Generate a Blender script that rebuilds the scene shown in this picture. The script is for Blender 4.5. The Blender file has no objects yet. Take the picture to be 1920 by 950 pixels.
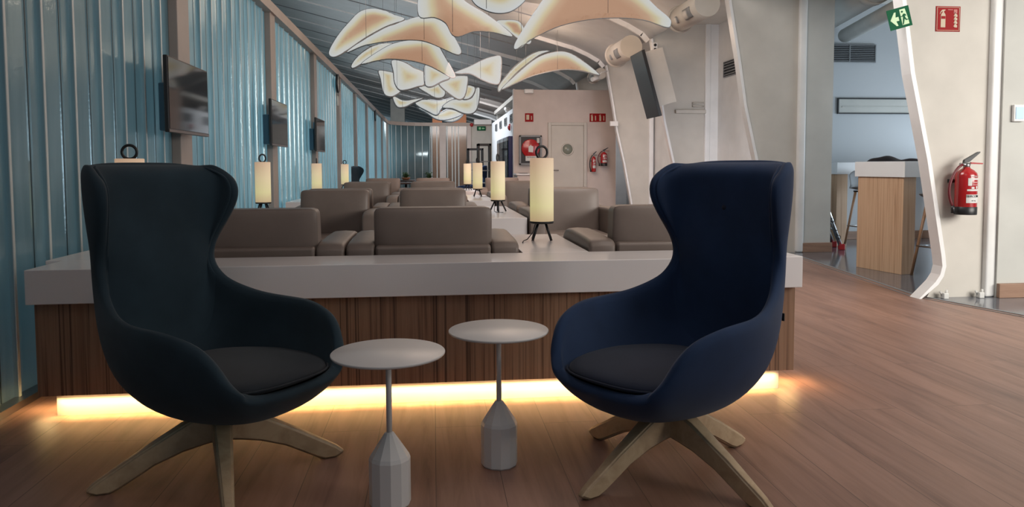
import bpy, bmesh, math, random
from mathutils import Vector, Matrix
random.seed(7)
S = bpy.context.scene
COL = S.collection
PI = math.pi

# ------------------------------------------------------------------ camera
F = 1370.0; PX = 960.0; PY = 390.0; CAMH = 1.12
YAW = math.atan(148/F); PITCH = math.atan(79/F); ROLL = 0.004
_f = Vector((math.sin(YAW)*math.cos(PITCH), math.cos(YAW)*math.cos(PITCH), -math.sin(PITCH)))
_r = Vector((math.cos(YAW), -math.sin(YAW), 0)); _u = _r.cross(_f)
CR = _r*math.cos(ROLL) - _u*math.sin(ROLL); CU = _r*math.sin(ROLL) + _u*math.cos(ROLL); CF = _f
cd = bpy.data.cameras.new('camera'); cam = bpy.data.objects.new('camera', cd); COL.objects.link(cam)
cd.sensor_width = 36; cd.lens = F/1920*36; cd.shift_y = -(475-PY)/1920; cd.clip_end = 300
m = Matrix.Identity(4)
for i in range(3):
    m[i][0] = CR[i]; m[i][1] = CU[i]; m[i][2] = -CF[i]
m[0][3] = 0; m[1][3] = 0; m[2][3] = CAMH
cam.matrix_world = m
S.camera = cam
def ray(x, y): return CR*((x-PX)/F) - CU*((y-PY)/F) + CF
def atY(x, y, Y):
    d = ray(x, y); return Vector((0, 0, CAMH)) + d*(Y/d.y)

# ------------------------------------------------------------------ light and exposure
S.view_settings.view_transform = 'Standard'; S.view_settings.look = 'None'
S.view_settings.gamma = 1; S.view_settings.use_curve_mapping = False
S.view_settings.exposure = 0.0
w = bpy.data.worlds.new('sky'); S.world = w; w.use_nodes = True
wb = w.node_tree.nodes['Background']; wb.inputs[0].default_value = (0.40, 0.56, 0.66, 1); wb.inputs[1].default_value = 0.24
def area(name, loc, target, sx, sy, power, col, spread=PI):
    l = bpy.data.lights.new(name, 'AREA'); l.shape = 'RECTANGLE'; l.size = sx; l.size_y = sy
    l.energy = power; l.color = col; l.spread = spread
    o = bpy.data.objects.new(name, l); COL.objects.link(o); o.location = loc
    o.rotation_euler = (Vector(target)-Vector(loc)).to_track_quat('-Z', 'Y').to_euler()
    return o
area('right_fill', (7.2, 0.6, 2.7), (4.9, 5.2, 0.9), 4.5, 2.6, 190, (1.0, 0.95, 0.88), 1.7)  # unseen fill lamp added to brighten the right panels and floor
area('overhead_fill', (2.3, 6.0, 3.75), (4.6, 8.0, 0.9), 1.6, 2.4, 80, (1.0, 0.95, 0.9), 2.4)  # unseen lamp added to lift the second panel, rib faces and bar
area('overhead_fill', (3.3, 3.3, 3.8), (3.5, 3.5, 0), 2.2, 3.6, 62, (1.0, 0.93, 0.86), 1.9)  # added overhead lamp, no fitting there, brightens the floor at the right
area('bay_daylight_fill', (8.8, 8.0, 1.0), (5.6, 9.2, 0.8), 3.6, 1.6, 125, (0.74, 0.88, 1.0))
area('bay_daylight_fill', (4.42, 9.2, 1.2), (4.85, 11.6, 1.2), .45, 2.2, 16, (0.85, 0.9, 1.0), 2.4)  # lamp hidden behind the second rib panel, added to whiten the bay wall
area('bay_daylight_fill', (4.40, 12.4, 1.2), (4.75, 14.9, 1.2), .45, 2.2, 14, (0.9, 0.93, 1.0), 2.4)  # same kind of hidden added lamp, for the wall behind the third rib
area('bay_daylight_fill', (4.8, 17.5, 1.6), (4.3, 18.4, 1.2), .6, 2.2, 8, (0.95, 0.95, 1.0))
area('overhead_fill', (0.0, 1.0, 3.9), (0.5, 2.6, 0), 2.4, 2.4, 19, (1.0, 0.78, 0.70))  # soft overhead lamp added to brighten the side tables
area('overhead_fill', (1.2, 7.5, 3.6), (1.2, 7.5, 0), 1.6, 5.0, 30, (1.0, 0.76, 0.64))  # unseen overhead lamp above the armchair rows
area('overhead_fill', (1.4, 12.5, 3.5), (2.2, 15.5, .5), 2.0, 4.0, 95, (1.0, 0.76, 0.66))  # warm unseen lamp added to lift the pink wall
area('hall_fill', (1.0, 25, 3.3), (1.0, 25, 0), 2.0, 10.0, 130, (0.95, 0.95, 1.0))  # unseen overhead lamp along the far hall
area('hall_fill', (0.9, 29.5, 3.0), (0.9, 34, 1.4), 3.0, .6, 75, (1.0, 0.93, 0.9))  # added lamp aimed at the far wall to brighten its pillars
area('hall_fill', (0.1, 19.5, 3.2), (1.83, 19.5, 1.4), 5.0, .6, 55, (0.97, 0.97, 1.0), 1.8)  # unseen fill lamp aimed at the white side wall to brighten it
area('outdoor_light', (-6, 3.5, 1.2), (-2, 3.5, 1.5), 6.0, 2.4, 10, (0.76, 0.9, 1.0), 1.9)
area('outdoor_light', (-6, 10.5, 1.2), (-2, 10.5, 1.5), 7.0, 2.4, 125, (0.76, 0.92, 1.0), 1.9)
area('outdoor_light', (-6, 23.5, 1.2), (-2, 23.5, 1.5), 18.0, 2.4, 470, (0.76, 0.92, 1.0), 1.9)
area('outdoor_light', (0.5, 36, 2.6), (.8, 40, 1.5), 5.0, 1.5, 90, (0.9, 0.95, 1.0))
def bulb(loc, power, r=.35, col=(1.0, .72, .52)):
    l = bpy.data.lights.new('lamp_glow', 'POINT'); l.energy = power; l.shadow_soft_size = r; l.color = col
    o = bpy.data.objects.new('lamp_glow', l); COL.objects.link(o); o.location = loc
for p_, e_ in (((.7, 8.6, 3.45), 22), ((-.6, 10.6, 3.4), 14), ((1.6, 9.0, 3.3), 22), ((0.0, 14.5, 3.3), 18), ((2.0, 14.0, 3.3), 26), ((2.9, 11.2, 3.0), 16)): bulb(p_, e_)

# ------------------------------------------------------------------ materials
MATS = {}
def new_mat(name, col=(.8, .8, .8), rough=.5, metal=0.0, emit=None, estr=0.0, coat=0.0, spec=.5):
    if name in MATS: return MATS[name]
    mt = bpy.data.materials.new(name); mt.use_nodes = True
    b = mt.node_tree.nodes['Principled BSDF']
    b.inputs['Base Color'].default_value = (*col, 1); b.inputs['Roughness'].default_value = rough
    b.inputs['Metallic'].default_value = metal; b.inputs['Specular IOR Level'].default_value = spec
    b.inputs['Coat Weight'].default_value = coat
    if emit: b.inputs['Emission Color'].default_value = (*emit, 1); b.inputs['Emission Strength'].default_value = estr
    MATS[name] = mt; return mt
def nodes(mt): return mt.node_tree.nodes, mt.node_tree.links, mt.node_tree.nodes['Principled BSDF']
def tex_noise(n, scale, detail=4, rough=.5, dist=0.0):
    t = n.new('ShaderNodeTexNoise'); t.inputs['Scale'].default_value = scale; t.inputs['Detail'].default_value = detail
    t.inputs['Roughness'].default_value = rough; t.inputs['Distortion'].default_value = dist; return t
def ramp(n, stops):
    r = n.new('ShaderNodeValToRGB'); e = r.color_ramp.elements
    while len(e) < len(stops): e.new(0.5)
    for i, (p, c) in enumerate(stops): e[i].position = p; e[i].color = (*c, 1)
    return r
def mapping(n, l, scale, src='Object', rot=(0, 0, 0)):
    tc = n.new('ShaderNodeTexCoord'); mp = n.new('ShaderNodeMapping')
    mp.inputs['Scale'].default_value = scale; mp.inputs['Rotation'].default_value = rot
    l.new(tc.outputs[src], mp.inputs[0]); return mp
def bump(n, l, b, src, strength=.1, dist=.01):
    bp = n.new('ShaderNodeBump'); bp.inputs['Strength'].default_value = strength; bp.inputs['Distance'].default_value = dist
    l.new(src, bp.inputs['Height']); l.new(bp.outputs[0], b.inputs['Normal'])

def painted(name, col, rough=.6, var=.06, bs=.03):
    mt = new_mat(name, col, rough); n, l, b = nodes(mt)
    mp = mapping(n, l, (1, 1, 1)); t = tex_noise(n, 3.0, 5); l.new(mp.outputs[0], t.inputs[0])
    r = ramp(n, [(.3, tuple(c*(1-var) for c in col)), (.7, tuple(min(1, c*(1+var)) for c in col))])
    l.new(t.outputs[0], r.inputs[0]); l.new(r.outputs[0], b.inputs['Base Color'])
    t2 = tex_noise(n, 180.0, 2); l.new(mp.outputs[0], t2.inputs[0]); bump(n, l, b, t2.outputs[0], bs, .002)
    return mt
M_cream = painted('cream_paint', (.56, .53, .48))
M_greige = painted('greige_paint', (.50, .50, .47))
M_white = painted('white_paint', (.78, .78, .77), .4)
M_rail = painted('rail_paint', (.42, .35, .31), .5)
M_post = painted('post_paint', (.36, .30, .27), .45)
M_pink = painted('warm_white_wall', (.60, .52, .48))
M_ceil = painted('ceiling_paint', (.46, .46, .46), .55)
M_ribw = painted('rib_white', (.82, .82, .82), .35)
M_solid = painted('solid_surface', (.80, .76, .76), .22, .02, .01)
M_dark = new_mat('black_metal', (.012, .012, .014), .4)
M_blackgloss = new_mat('screen_glass', (.010, .012, .016), .06, spec=.5)
M_blackplastic = new_mat('black_plastic', (.02, .02, .022), .45)
M_chrome = new_mat('chrome', (.6, .6, .6), .2, 1.0)
M_steel = new_mat('brushed_steel', (.35, .35, .36), .35, 1.0)
M_red = new_mat('red_enamel', (.38, .012, .015), .25, coat=.5)
M_signred = new_mat('sign_red', (.30, .010, .012), .6, spec=.15)
M_signgreen = new_mat('sign_green', (.0, .10, .04), .6, spec=.15)
M_lume = new_mat('photoluminescent', (.60, .82, .50), .5)
M_label = new_mat('label_white', (.62, .62, .60), .5)
M_signpale = new_mat('sign_pale', (.60, .50, .38), .6, spec=.2)
M_tabwhite = painted('table_white', (.70, .68, .67), .35, .02, .01)
M_vent = new_mat('vent_dark', (.02, .022, .025), .6)
M_grey = new_mat('grey_metal', (.22, .23, .24), .45)
M_blue = new_mat('machine_blue', (.01, .015, .09), .3)
M_paleblue = new_mat('pale_blue_plastic', (.42, .62, .85), .4)
M_terra = painted('terracotta', (.34, .13, .06), .8)
M_foliage = new_mat('leaf_green', (.05, .10, .03), .7)
M_bracket = new_mat('bracket_blue', (.10, .2, .28), .4)

def fabric(name, col, scale=900, sheen=.1):
    mt = new_mat(name, col, .85, spec=.25); n, l, b = nodes(mt)
    b.inputs['Sheen Weight'].default_value = sheen
    mp = mapping(n, l, (1, 1, 1)); t = tex_noise(n, scale, 2); l.new(mp.outputs[0], t.inputs[0])
    t3 = tex_noise(n, 6, 3); l.new(mp.outputs[0], t3.inputs[0])
    r = ramp(n, [(.3, tuple(c*.85 for c in col)), (.7, tuple(c*1.15 for c in col))]); l.new(t3.outputs[0], r.inputs[0])
    l.new(r.outputs[0], b.inputs['Base Color']); bump(n, l, b, t.outputs[0], .25, .001); return mt
M_navy = fabric('navy_wool', (.014, .034, .088))
M_teal = fabric('petrol_wool', (.022, .042, .058))
M_seat = fabric('charcoal_wool', (.016, .022, .042))
M_seat2 = fabric('dark_slate_wool', (.027, .033, .041))
M_black_fab = fabric('black_cloth', (.008, .008, .012))
def leather():
    mt = new_mat('taupe_leather', (.16, .125, .105), .45); n, l, b = nodes(mt)
    mp = mapping(n, l, (1, 1, 1)); v = n.new('ShaderNodeTexVoronoi'); v.inputs['Scale'].default_value = 260
    l.new(mp.outputs[0], v.inputs[0]); bump(n, l, b, v.outputs[0], .12, .001)
    t = tex_noise(n, 4, 4); l.new(mp.outputs[0], t.inputs[0])
    r = ramp(n, [(.3, (.168, .130, .112)), (.7, (.208, .164, .142))]); l.new(t.outputs[0], r.inputs[0]); l.new(r.outputs[0], b.inputs['Base Color'])
    return mt
M_leather = leather()
def wood(name, c1, c2, c3, scale, rough=.45, streak=1.0, axis='z'):
    mt = new_mat(name, c1, rough); n, l, b = nodes(mt)
    mp = mapping(n, l, scale); t = tex_noise(n, 1.0, 6, .6, .4); l.new(mp.outputs[0], t.inputs[0])
    r = ramp(n, [(.30, c3), (.42, c1), (.55, c2), (.66, c1), (.75, c3)]); l.new(t.outputs[0], r.inputs[0]); l.new(r.outputs[0], b.inputs['Base Color'])
    bump(n, l, b, t.outputs[0], .08, .002); return mt
M_zebra = wood('zebrano_veneer', (.25, .135, .080), (.32, .185, .115), (.095, .050, .032), (38, 38, .7))
M_barwood = wood('bar_veneer', (.50, .32, .20), (.60, .41, .27), (.33, .20, .11), (30, 30, .6))
M_ash = wood('ash_wood', (.44, .31, .19), (.52, .38, .24), (.36, .25, .15), (9, 9, 9), .4)
M_oakleg = wood('stool_wood', (.26, .14, .075), (.32, .18, .10), (.18, .09, .05), (25, 25, 2), .45)
M_skirt = wood('skirting_wood', (.26, .15, .10), (.30, .18, .12), (.20, .11, .08), (2, 2, 20), .5)
def streaks(mt):
    n, l, b = nodes(mt); mp = mapping(n, l, (95, 95, .45)); t = tex_noise(n, 1.0, 3, .5, .2); l.new(mp.outputs[0], t.inputs[0])
    r = ramp(n, [(.36, (.38, .34, .32)), (.44, (1, 1, 1))]); l.new(t.outputs[0], r.inputs[0])
    src = b.inputs['Base Color'].links[0].from_socket; mx = n.new('ShaderNodeMix'); mx.data_type = 'RGBA'; mx.blend_type = 'MULTIPLY'; mx.inputs[0].default_value = 1
    l.new(src, mx.inputs[6]); l.new(r.outputs[0], mx.inputs[7]); l.new(mx.outputs[2], b.inputs['Base Color'])
streaks(M_zebra)
def floor_wood():
    mt = new_mat('oak_laminate', (.3, .18, .12), .40); n, l, b = nodes(mt)
    tc = n.new('ShaderNodeTexCoord'); sp = n.new('ShaderNodeSeparateXYZ'); cb = n.new('ShaderNodeCombineXYZ')
    l.new(tc.outputs['Object'], sp.inputs[0]); l.new(sp.outputs['Y'], cb.inputs['X']); l.new(sp.outputs['X'], cb.inputs['Y'])
    br = n.new('ShaderNodeTexBrick'); l.new(cb.outputs[0], br.inputs['Vector'])
    br.inputs['Scale'].default_value = 1; br.inputs['Brick Width'].default_value = 1.9; br.inputs['Row Height'].default_value = .235
    br.inputs['Mortar Size'].default_value = .0016; br.inputs['Mortar Smooth'].default_value = .3; br.offset = .37
    br.inputs['Color1'].default_value = (.30, .30, .30, 1); br.inputs['Color2'].default_value = (.75, .75, .75, 1); br.inputs['Mortar'].default_value = (.0, .0, .0, 1)
    mp = n.new('ShaderNodeMapping'); mp.inputs['Scale'].default_value = (1.1, 13, 1); l.new(cb.outputs[0], mp.inputs[0])
    ad = n.new('ShaderNodeVectorMath'); ad.operation = 'MULTIPLY_ADD'; ad.inputs[1].default_value = (6, 6, 6)
    l.new(br.outputs['Color'], ad.inputs[0]); l.new(mp.outputs[0], ad.inputs[2])
    t = tex_noise(n, 1.0, 7, .62, .8); l.new(ad.outputs[0], t.inputs[0])
    r = ramp(n, [(.28, (.175, .094, .070)), (.45, (.285, .158, .114)), (.60, (.35, .200, .148)), (.78, (.26, .146, .110))]); l.new(t.outputs[0], r.inputs[0])
    t2 = tex_noise(n, 1.0, 3); mp2 = n.new('ShaderNodeMapping'); mp2.inputs['Scale'].default_value = (.5, 2.2, 1); l.new(cb.outputs[0], mp2.inputs[0]); l.new(mp2.outputs[0], t2.inputs[0])
    r2 = ramp(n, [(.35, (.72, .72, .74)), (.65, (1.0, 1.0, 1.0))]); l.new(t2.outputs[0], r2.inputs[0])
    mx = n.new('ShaderNodeMix'); mx.data_type = 'RGBA'; mx.blend_type = 'MULTIPLY'; mx.inputs[0].default_value = 1
    l.new(r.outputs[0], mx.inputs[6]); l.new(r2.outputs[0], mx.inputs[7])
    mx2 = n.new('ShaderNodeMix'); mx2.data_type = 'RGBA'; l.new(br.outputs['Fac'], mx2.inputs[0])
    l.new(mx.outputs[2], mx2.inputs[6]); mx2.inputs[7].default_value = (.09, .05, .035, 1)
    l.new(mx2.outputs[2], b.inputs['Base Color']); bump(n, l, b, t.outputs[0], .06, .002)
    return mt
M_floor = floor_wood()
def tile():
    mt = new_mat('grey_stone_tile', (.12, .13, .15), .12); n, l, b = nodes(mt)
    mp = mapping(n, l, (1, 1, 1)); t = tex_noise(n, 5, 6, .6); l.new(mp.outputs[0], t.inputs[0])
    r = ramp(n, [(.3, (.085, .095, .115)), (.7, (.15, .16, .185))]); l.new(t.outputs[0], r.inputs[0]); l.new(r.outputs[0], b.inputs['Base Color'])
    br = n.new('ShaderNodeTexBrick'); l.new(mp.outputs[0], br.inputs[0]); br.offset = 0; br.inputs['Scale'].default_value = 1
    br.inputs['Brick Width'].default_value = .9; br.inputs['Row Height'].default_value = .9; br.inputs['Mortar Size'].default_value = .003
    bump(n, l, b, br.outputs['Fac'], .2, -.002); return mt
M_tile = tile()
def channel_glass():
    mt = bpy.data.materials.new('channel_glass'); mt.use_nodes = True; n = mt.node_tree.nodes; l = mt.node_tree.links; n.clear()
    out = n.new('ShaderNodeOutputMaterial'); tr = n.new('ShaderNodeBsdfTranslucent'); df = n.new('ShaderNodeBsdfDiffuse'); gl = n.new('ShaderNodeBsdfGlossy')
    mp = mapping(n, l, (1, 8, 1.1)); t = tex_noise(n, 1.0, 4, .55, .5); l.new(mp.outputs[0], t.inputs[0])
    r = ramp(n, [(.3, (.44, .64, .70)), (.7, (.64, .80, .84))]); l.new(t.outputs[0], r.inputs[0]); l.new(r.outputs[0], tr.inputs[0])
    df.inputs[0].default_value = (.26, .32, .33, 1); gl.inputs['Roughness'].default_value = .18; gl.inputs[0].default_value = (.7, .85, .9, 1)
    t2 = tex_noise(n, 60, 3); mp2 = mapping(n, l, (1, 1, 1)); l.new(mp2.outputs[0], t2.inputs[0])
    bp = n.new('ShaderNodeBump'); bp.inputs['Strength'].default_value = .25; bp.inputs['Distance'].default_value = .004; l.new(t2.outputs[0], bp.inputs['Height']); l.new(bp.outputs[0], gl.inputs['Normal'])
    m1 = n.new('ShaderNodeMixShader'); m1.inputs[0].default_value = .3; l.new(tr.outputs[0], m1.inputs[1]); l.new(df.outputs[0], m1.inputs[2])
    m2 = n.new('ShaderNodeMixShader'); m2.inputs[0].default_value = .14; l.new(m1.outputs[0], m2.inputs[1]); l.new(gl.outputs[0], m2.inputs[2])
    l.new(m2.outputs[0], out.inputs[0]); return mt
M_glass = channel_glass()
def frosted():
    mt = bpy.data.materials.new('ribbed_far_glass'); mt.use_nodes = True; n = mt.node_tree.nodes; l = mt.node_tree.links; n.clear()
    out = n.new('ShaderNodeOutputMaterial'); tr = n.new('ShaderNodeBsdfTransparent'); tl = n.new('ShaderNodeBsdfTranslucent'); gl = n.new('ShaderNodeBsdfGlossy')
    tr.inputs[0].default_value = (.80, .88, .90, 1); tl.inputs[0].default_value = (.35, .55, .62, 1); gl.inputs['Roughness'].default_value = .15
    m1 = n.new('ShaderNodeMixShader'); m1.inputs[0].default_value = .22; l.new(tr.outputs[0], m1.inputs[1]); l.new(tl.outputs[0], m1.inputs[2])
    m2 = n.new('ShaderNodeMixShader'); m2.inputs[0].default_value = .03; l.new(m1.outputs[0], m2.inputs[1]); l.new(gl.outputs[0], m2.inputs[2])
    l.new(m2.outputs[0], out.inputs[0]); return mt
M_farglass = frosted()
def leaf_mat():
    # stretched-fabric diffuser: glow fading inward from the rim is painted into the emission colour
    mt = new_mat('lamp_membrane', (.05, .045, .04), .8, spec=.1); n, l, b = nodes(mt)
    at = n.new('ShaderNodeAttribute'); at.attribute_name = 'rim'
    r = ramp(n, [(.0, (.52, .30, .19)), (.30, (.58, .38, .25)), (.52, (.68, .60, .38)), (.70, (.70, .70, .62)), (1.0, (.70, .73, .74))])
    l.new(at.outputs['Fac'], r.inputs[0]); l.new(r.outputs[0], b.inputs['Emission Color']); b.inputs['Emission Strength'].default_value = .74
    return mt
M_leaf = leaf_mat()
M_led = new_mat('led_strip', (1, 1, 1), .5, emit=(1.0, .78, .38), estr=2.2)
def shade_mat():
    mt = new_mat('lamp_shade_fabric', (.50, .46, .36), .8); n, l, b = nodes(mt)
    tc = n.new('ShaderNodeTexCoord'); sp = n.new('ShaderNodeSeparateXYZ'); l.new(tc.outputs['Generated'], sp.inputs[0])
    r = ramp(n, [(.0, (.56, .38, .20)), (.25, (.74, .66, .30)), (.6, (.74, .58, .32)), (1.0, (.60, .36, .23))])  # inner glow painted as a vertical emission gradient, no light inside the shade
    l.new(sp.outputs['Z'], r.inputs[0]); l.new(r.outputs[0], b.inputs['Emission Color']); b.inputs['Emission Strength'].default_value = .62; return mt
M_shade = shade_mat()

# ------------------------------------------------------------------ mesh helpers
class MB:
    def __init__(s): s.bm = bmesh.new()
    def _merge(s, b2, mat4=None):
        if mat4 is not None: bmesh.ops.transform(b2, matrix=mat4, verts=b2.verts)
        vm = {v: s.bm.verts.new(v.co) for v in b2.verts}
        for f in b2.faces:
            try: nf = s.bm.faces.new([vm[v] for v in f.verts]); nf.smooth = f.smooth
            except ValueError: pass
        b2.free(); return s
    def box(s, x0, x1, y0, y1, z0, z1, bev=0.0, seg=2, mat4=None, smooth=False):
        b = bmesh.new(); bmesh.ops.create_cube(b, size=1)
        for v in b.verts: v.co = Vector(((x0+x1)/2+v.co.x*(x1-x0), (y0+y1)/2+v.co.y*(y1-y0), (z0+z1)/2+v.co.z*(z1-z0)))
        if bev > 0:
            bmesh.ops.bevel(b, geom=list(b.edges), offset=bev, segments=seg, affect='EDGES', profile=.5, clamp_overlap=True)
        if smooth:
            for f in b.faces: f.smooth = True
        return s._merge(b, mat4)
    def cyl(s, p0, p1, r0, r1=None, seg=24, smooth=True, caps=True):
        r1 = r0 if r1 is None else r1; p0 = Vector(p0); p1 = Vector(p1); d = p1-p0
        b = bmesh.new(); bmesh.ops.create_cone(b, cap_ends=caps, segments=seg, radius1=r0, radius2=r1, depth=d.length)
        for f in b.faces:
            if len(f.verts) == 4 and smooth: f.smooth = True
        return s._merge(b, Matrix.Translation((p0+p1)/2) @ d.to_track_quat('Z', 'Y').to_matrix().to_4x4())
    def tube(s, pts, r, seg=10, closed=False, caps=True):
        pts = [Vector(p) for p in pts]; n = len(pts); rs = r if isinstance(r, (list, tuple)) else [r]*n
        rings = []; up = Vector((0, 0, 1)); prev = None
        for i, p in enumerate(pts):
            if closed: t = pts[(i+1) % n]-pts[i-1]
            else: t = pts[min(i+1, n-1)]-pts[max(i-1, 0)]
            t.normalize()
            if prev is None:
                a = up if abs(t.z) < .9 else Vector((1, 0, 0)); a = (a - t*a.dot(t)).normalized()
            else: a = (prev - t*prev.dot(t)).normalized()
            prev = a; bb = t.cross(a)
            rings.append([s.bm.verts.new(p+(a*math.cos(2*PI*k/seg)+bb*math.sin(2*PI*k/seg))*rs[i]) for k in range(seg)])
        R_ = range(n if closed else n-1)
        for i in R_:
            A = rings[i]; B = rings[(i+1) % n]
            for k in range(seg):
                f = s.bm.faces.new((A[k], A[(k+1) % seg], B[(k+1) % seg], B[k])); f.smooth = True
        if caps and not closed:
            s.bm.faces.new(rings[0][::-1]); s.bm.faces.new(rings[-1])
        return s
    def lathe(s, prof, c=(0, 0, 0), seg=32, smooth=True, rot=None):
        c = Vector(c); rings = []
        M_ = rot if rot is not None else Matrix.Identity(3)
        for (r, z) in prof:
            if r < 1e-6: rings.append([s.bm.verts.new(c+M_@Vector((0, 0, z)))])
            else: rings.append([s.bm.verts.new(c+M_@Vector((r*math.cos(2*PI*k/seg), r*math.sin(2*PI*k/seg), z))) for k in range(seg)])
        for A, B in zip(rings, rings[1:]):
            for k in range(seg):
                a = A[k % len(A)]; a2 = A[(k+1) % seg % len(A)]; b = B[k % len(B)]; b2 = B[(k+1) % seg % len(B)]
                vs = [a, a2, b2, b]; q = []
                for v in vs:
                    if v not in q: q.append(v)
                if len(q) > 2:
                    f = s.bm.faces.new(q); f.smooth = smooth
        return s
    def prism(s, poly, thick, mat4=None, bev=0, axis='y'):
        # poly: list of (a,b); extruded along third axis from -thick/2 to thick/2
        b = bmesh.new()
        def P(a, c, t):
            return Vector((a, t, c)) if axis == 'y' else (Vector((a, c, t)) if axis == 'z' else Vector((t, a, c)))
        v0 = [b.verts.new(P(a, c, -thick/2)) for a, c in poly]; v1 = [b.verts.new(P(a, c, thick/2)) for a, c in poly]
        b.faces.new(v0); b.faces.new(v1[::-1]); n = len(poly)
        for i in range(n): b.faces.new((v0[i], v1[i], v1[(i+1) % n], v0[(i+1) % n]))
        bmesh.ops.recalc_face_normals(b, faces=b.faces)
        if bev > 0: bmesh.ops.bevel(b, geom=list(b.edges), offset=bev, segments=2, affect='EDGES', clamp_overlap=True)
        return s._merge(b, mat4)
    def grid(s, rows, smooth=True, closeu=False):
        vs = [[s.bm.verts.new(Vector(p)) for p in r] for r in rows]
        for A, B in zip(vs, vs[1:]):
            m_ = len(A)
            for k in range(m_ if closeu else m_-1):
                f = s.bm.faces.new((A[k], A[(k+1) % m_], B[(k+1) % m_], B[k])); f.smooth = smooth
        return s
def obj(name, mb, mat, parent=None, loc=None, recalc=True):
    bm = mb.bm if isinstance(mb, MB) else mb
    if recalc: bmesh.ops.recalc_face_normals(bm, faces=bm.faces)
    me = bpy.data.meshes.new(name); bm.to_mesh(me); bm.free()
    o = bpy.data.objects.new(name, me); COL.objects.link(o)
    me.materials.append(mat)
    if parent is not None: o.parent = parent
    if loc is not None: o.location = loc
    return o
def tag(o, label=None, cat=None, group=None, kind=None):
    if label: o['label'] = label
    if cat: o['category'] = cat
    if group: o['group'] = group
    if kind: o['kind'] = kind
    return o
def thing(name, label, cat, loc=(0, 0, 0), rz=0, group=None, kind=None):
    o = bpy.data.objects.new(name, None); COL.objects.link(o); o.location = loc; o.rotation_euler = (0, 0, rz); o.empty_display_size = .1
    return tag(o, label, cat, group, kind)
def dup(root, loc=None, rz=None, label=None, group=None):
    r = root.copy(); COL.objects.link(r)
    if loc is not None: r.location = loc
    if rz is not None: r.rotation_euler = (0, 0, rz)
    if label: r['label'] = label
    if group: r['group'] = group
    for ch in list(root.children):
        c = ch.copy(); COL.objects.link(c); c.parent = r
        for g in list(ch.children):
            d = g.copy(); COL.objects.link(d); d.parent = c
    return r
def mods(o, solid=None, sub=0, offset=0):
    if solid:
        md = o.modifiers.new('s', 'SOLIDIFY'); md.thickness = solid; md.offset = offset
    if sub:
        md = o.modifiers.new('u', 'SUBSURF'); md.levels = sub; md.render_levels = sub
    return o
def cr(p0, p1, p2, p3, t): return tuple(.5*((2*b)+(-a+c_)*t+(2*a-5*b+4*c_-d_)*t*t+(-a+3*b-3*c_+d_)*t**3) for a, b, c_, d_ in zip(p0, p1, p2, p3))
def text_mb(txt, size, ext=.0008):
    cu = bpy.data.curves.new('t', 'FONT'); cu.body = txt; cu.size = size; cu.extrude = ext; cu.align_x = 'CENTER'; cu.align_y = 'CENTER'
    o = bpy.data.objects.new('t', cu); COL.objects.link(o)
    bpy.context.view_layer.update()
    me = bpy.data.meshes.new_from_object(o.evaluated_get(bpy.context.evaluated_depsgraph_get()))
    bm = bmesh.new(); bm.from_mesh(me); bpy.data.objects.remove(o); bpy.data.curves.remove(cu); bpy.data.meshes.remove(me)
    q = MB(); q.bm.free(); q.bm = bm; return q
def xform(mb, M4): bmesh.ops.transform(mb.bm, matrix=M4, verts=mb.bm.verts); return mb
RX90 = Matrix.Rotation(PI/2, 4, 'X')

# ------------------------------------------------------------------ setting: floor
fl = MB(); fl.prism([(-3.0, -1.5), (5.2, -1.5), (4.35, 4.9), (4.10, 5.76), (4.48, 8.6), (4.48, 36), (-3.0, 36)], .04, axis='z', mat4=Matrix.Translation((0, 0, -.02)))
tag(obj('floor', fl, M_floor), 'brown oak laminate floor of long planks', 'floor', kind='structure')
fl = MB(); fl.prism([(5.2, -1.5), (12, -1.5), (12, 36), (4.48, 36), (4.48, 8.6), (4.10, 5.76), (4.35, 4.9)], .04, axis='z', mat4=Matrix.Translation((0, 0, -.02)))
tag(obj('floor', fl, M_tile), 'dark grey polished stone tile floor of the right bays', 'floor', kind='structure')
fl = MB(); fl.box(-16, -3.0, -1.5, 64, -.04, 0); fl.box(-3.0, 12, 36, 64, -.04, 0)
tag(obj('floor', fl, M_greige), 'pale floor outside beyond the channel glass', 'floor', kind='structure')
t = MB()
for a, b_ in (((4.10, 5.76), (4.48, 8.6)), ((4.35, 4.9), (4.12, 5.72)), ((5.2, -1.5), (4.35, 4.9))):
    d = Vector((b_[0]-a[0], b_[1]-a[1])); L = d.length; an = math.atan2(d.y, d.x)
    t.box(0, L, -.014, .014, -.002, .006, .002, mat4=Matrix.Translation((a[0], a[1], 0)) @ Matrix.Rotation(an, 4, 'Z'))
    t.box(0, L, .06, .072, -.002, .004, mat4=Matrix.Translation((a[0], a[1], 0)) @ Matrix.Rotation(an, 4, 'Z'))
tag(obj('trim_1', t, M_grey), 'dark metal threshold strip between laminate and stone tile', 'trim', kind='structure')

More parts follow.
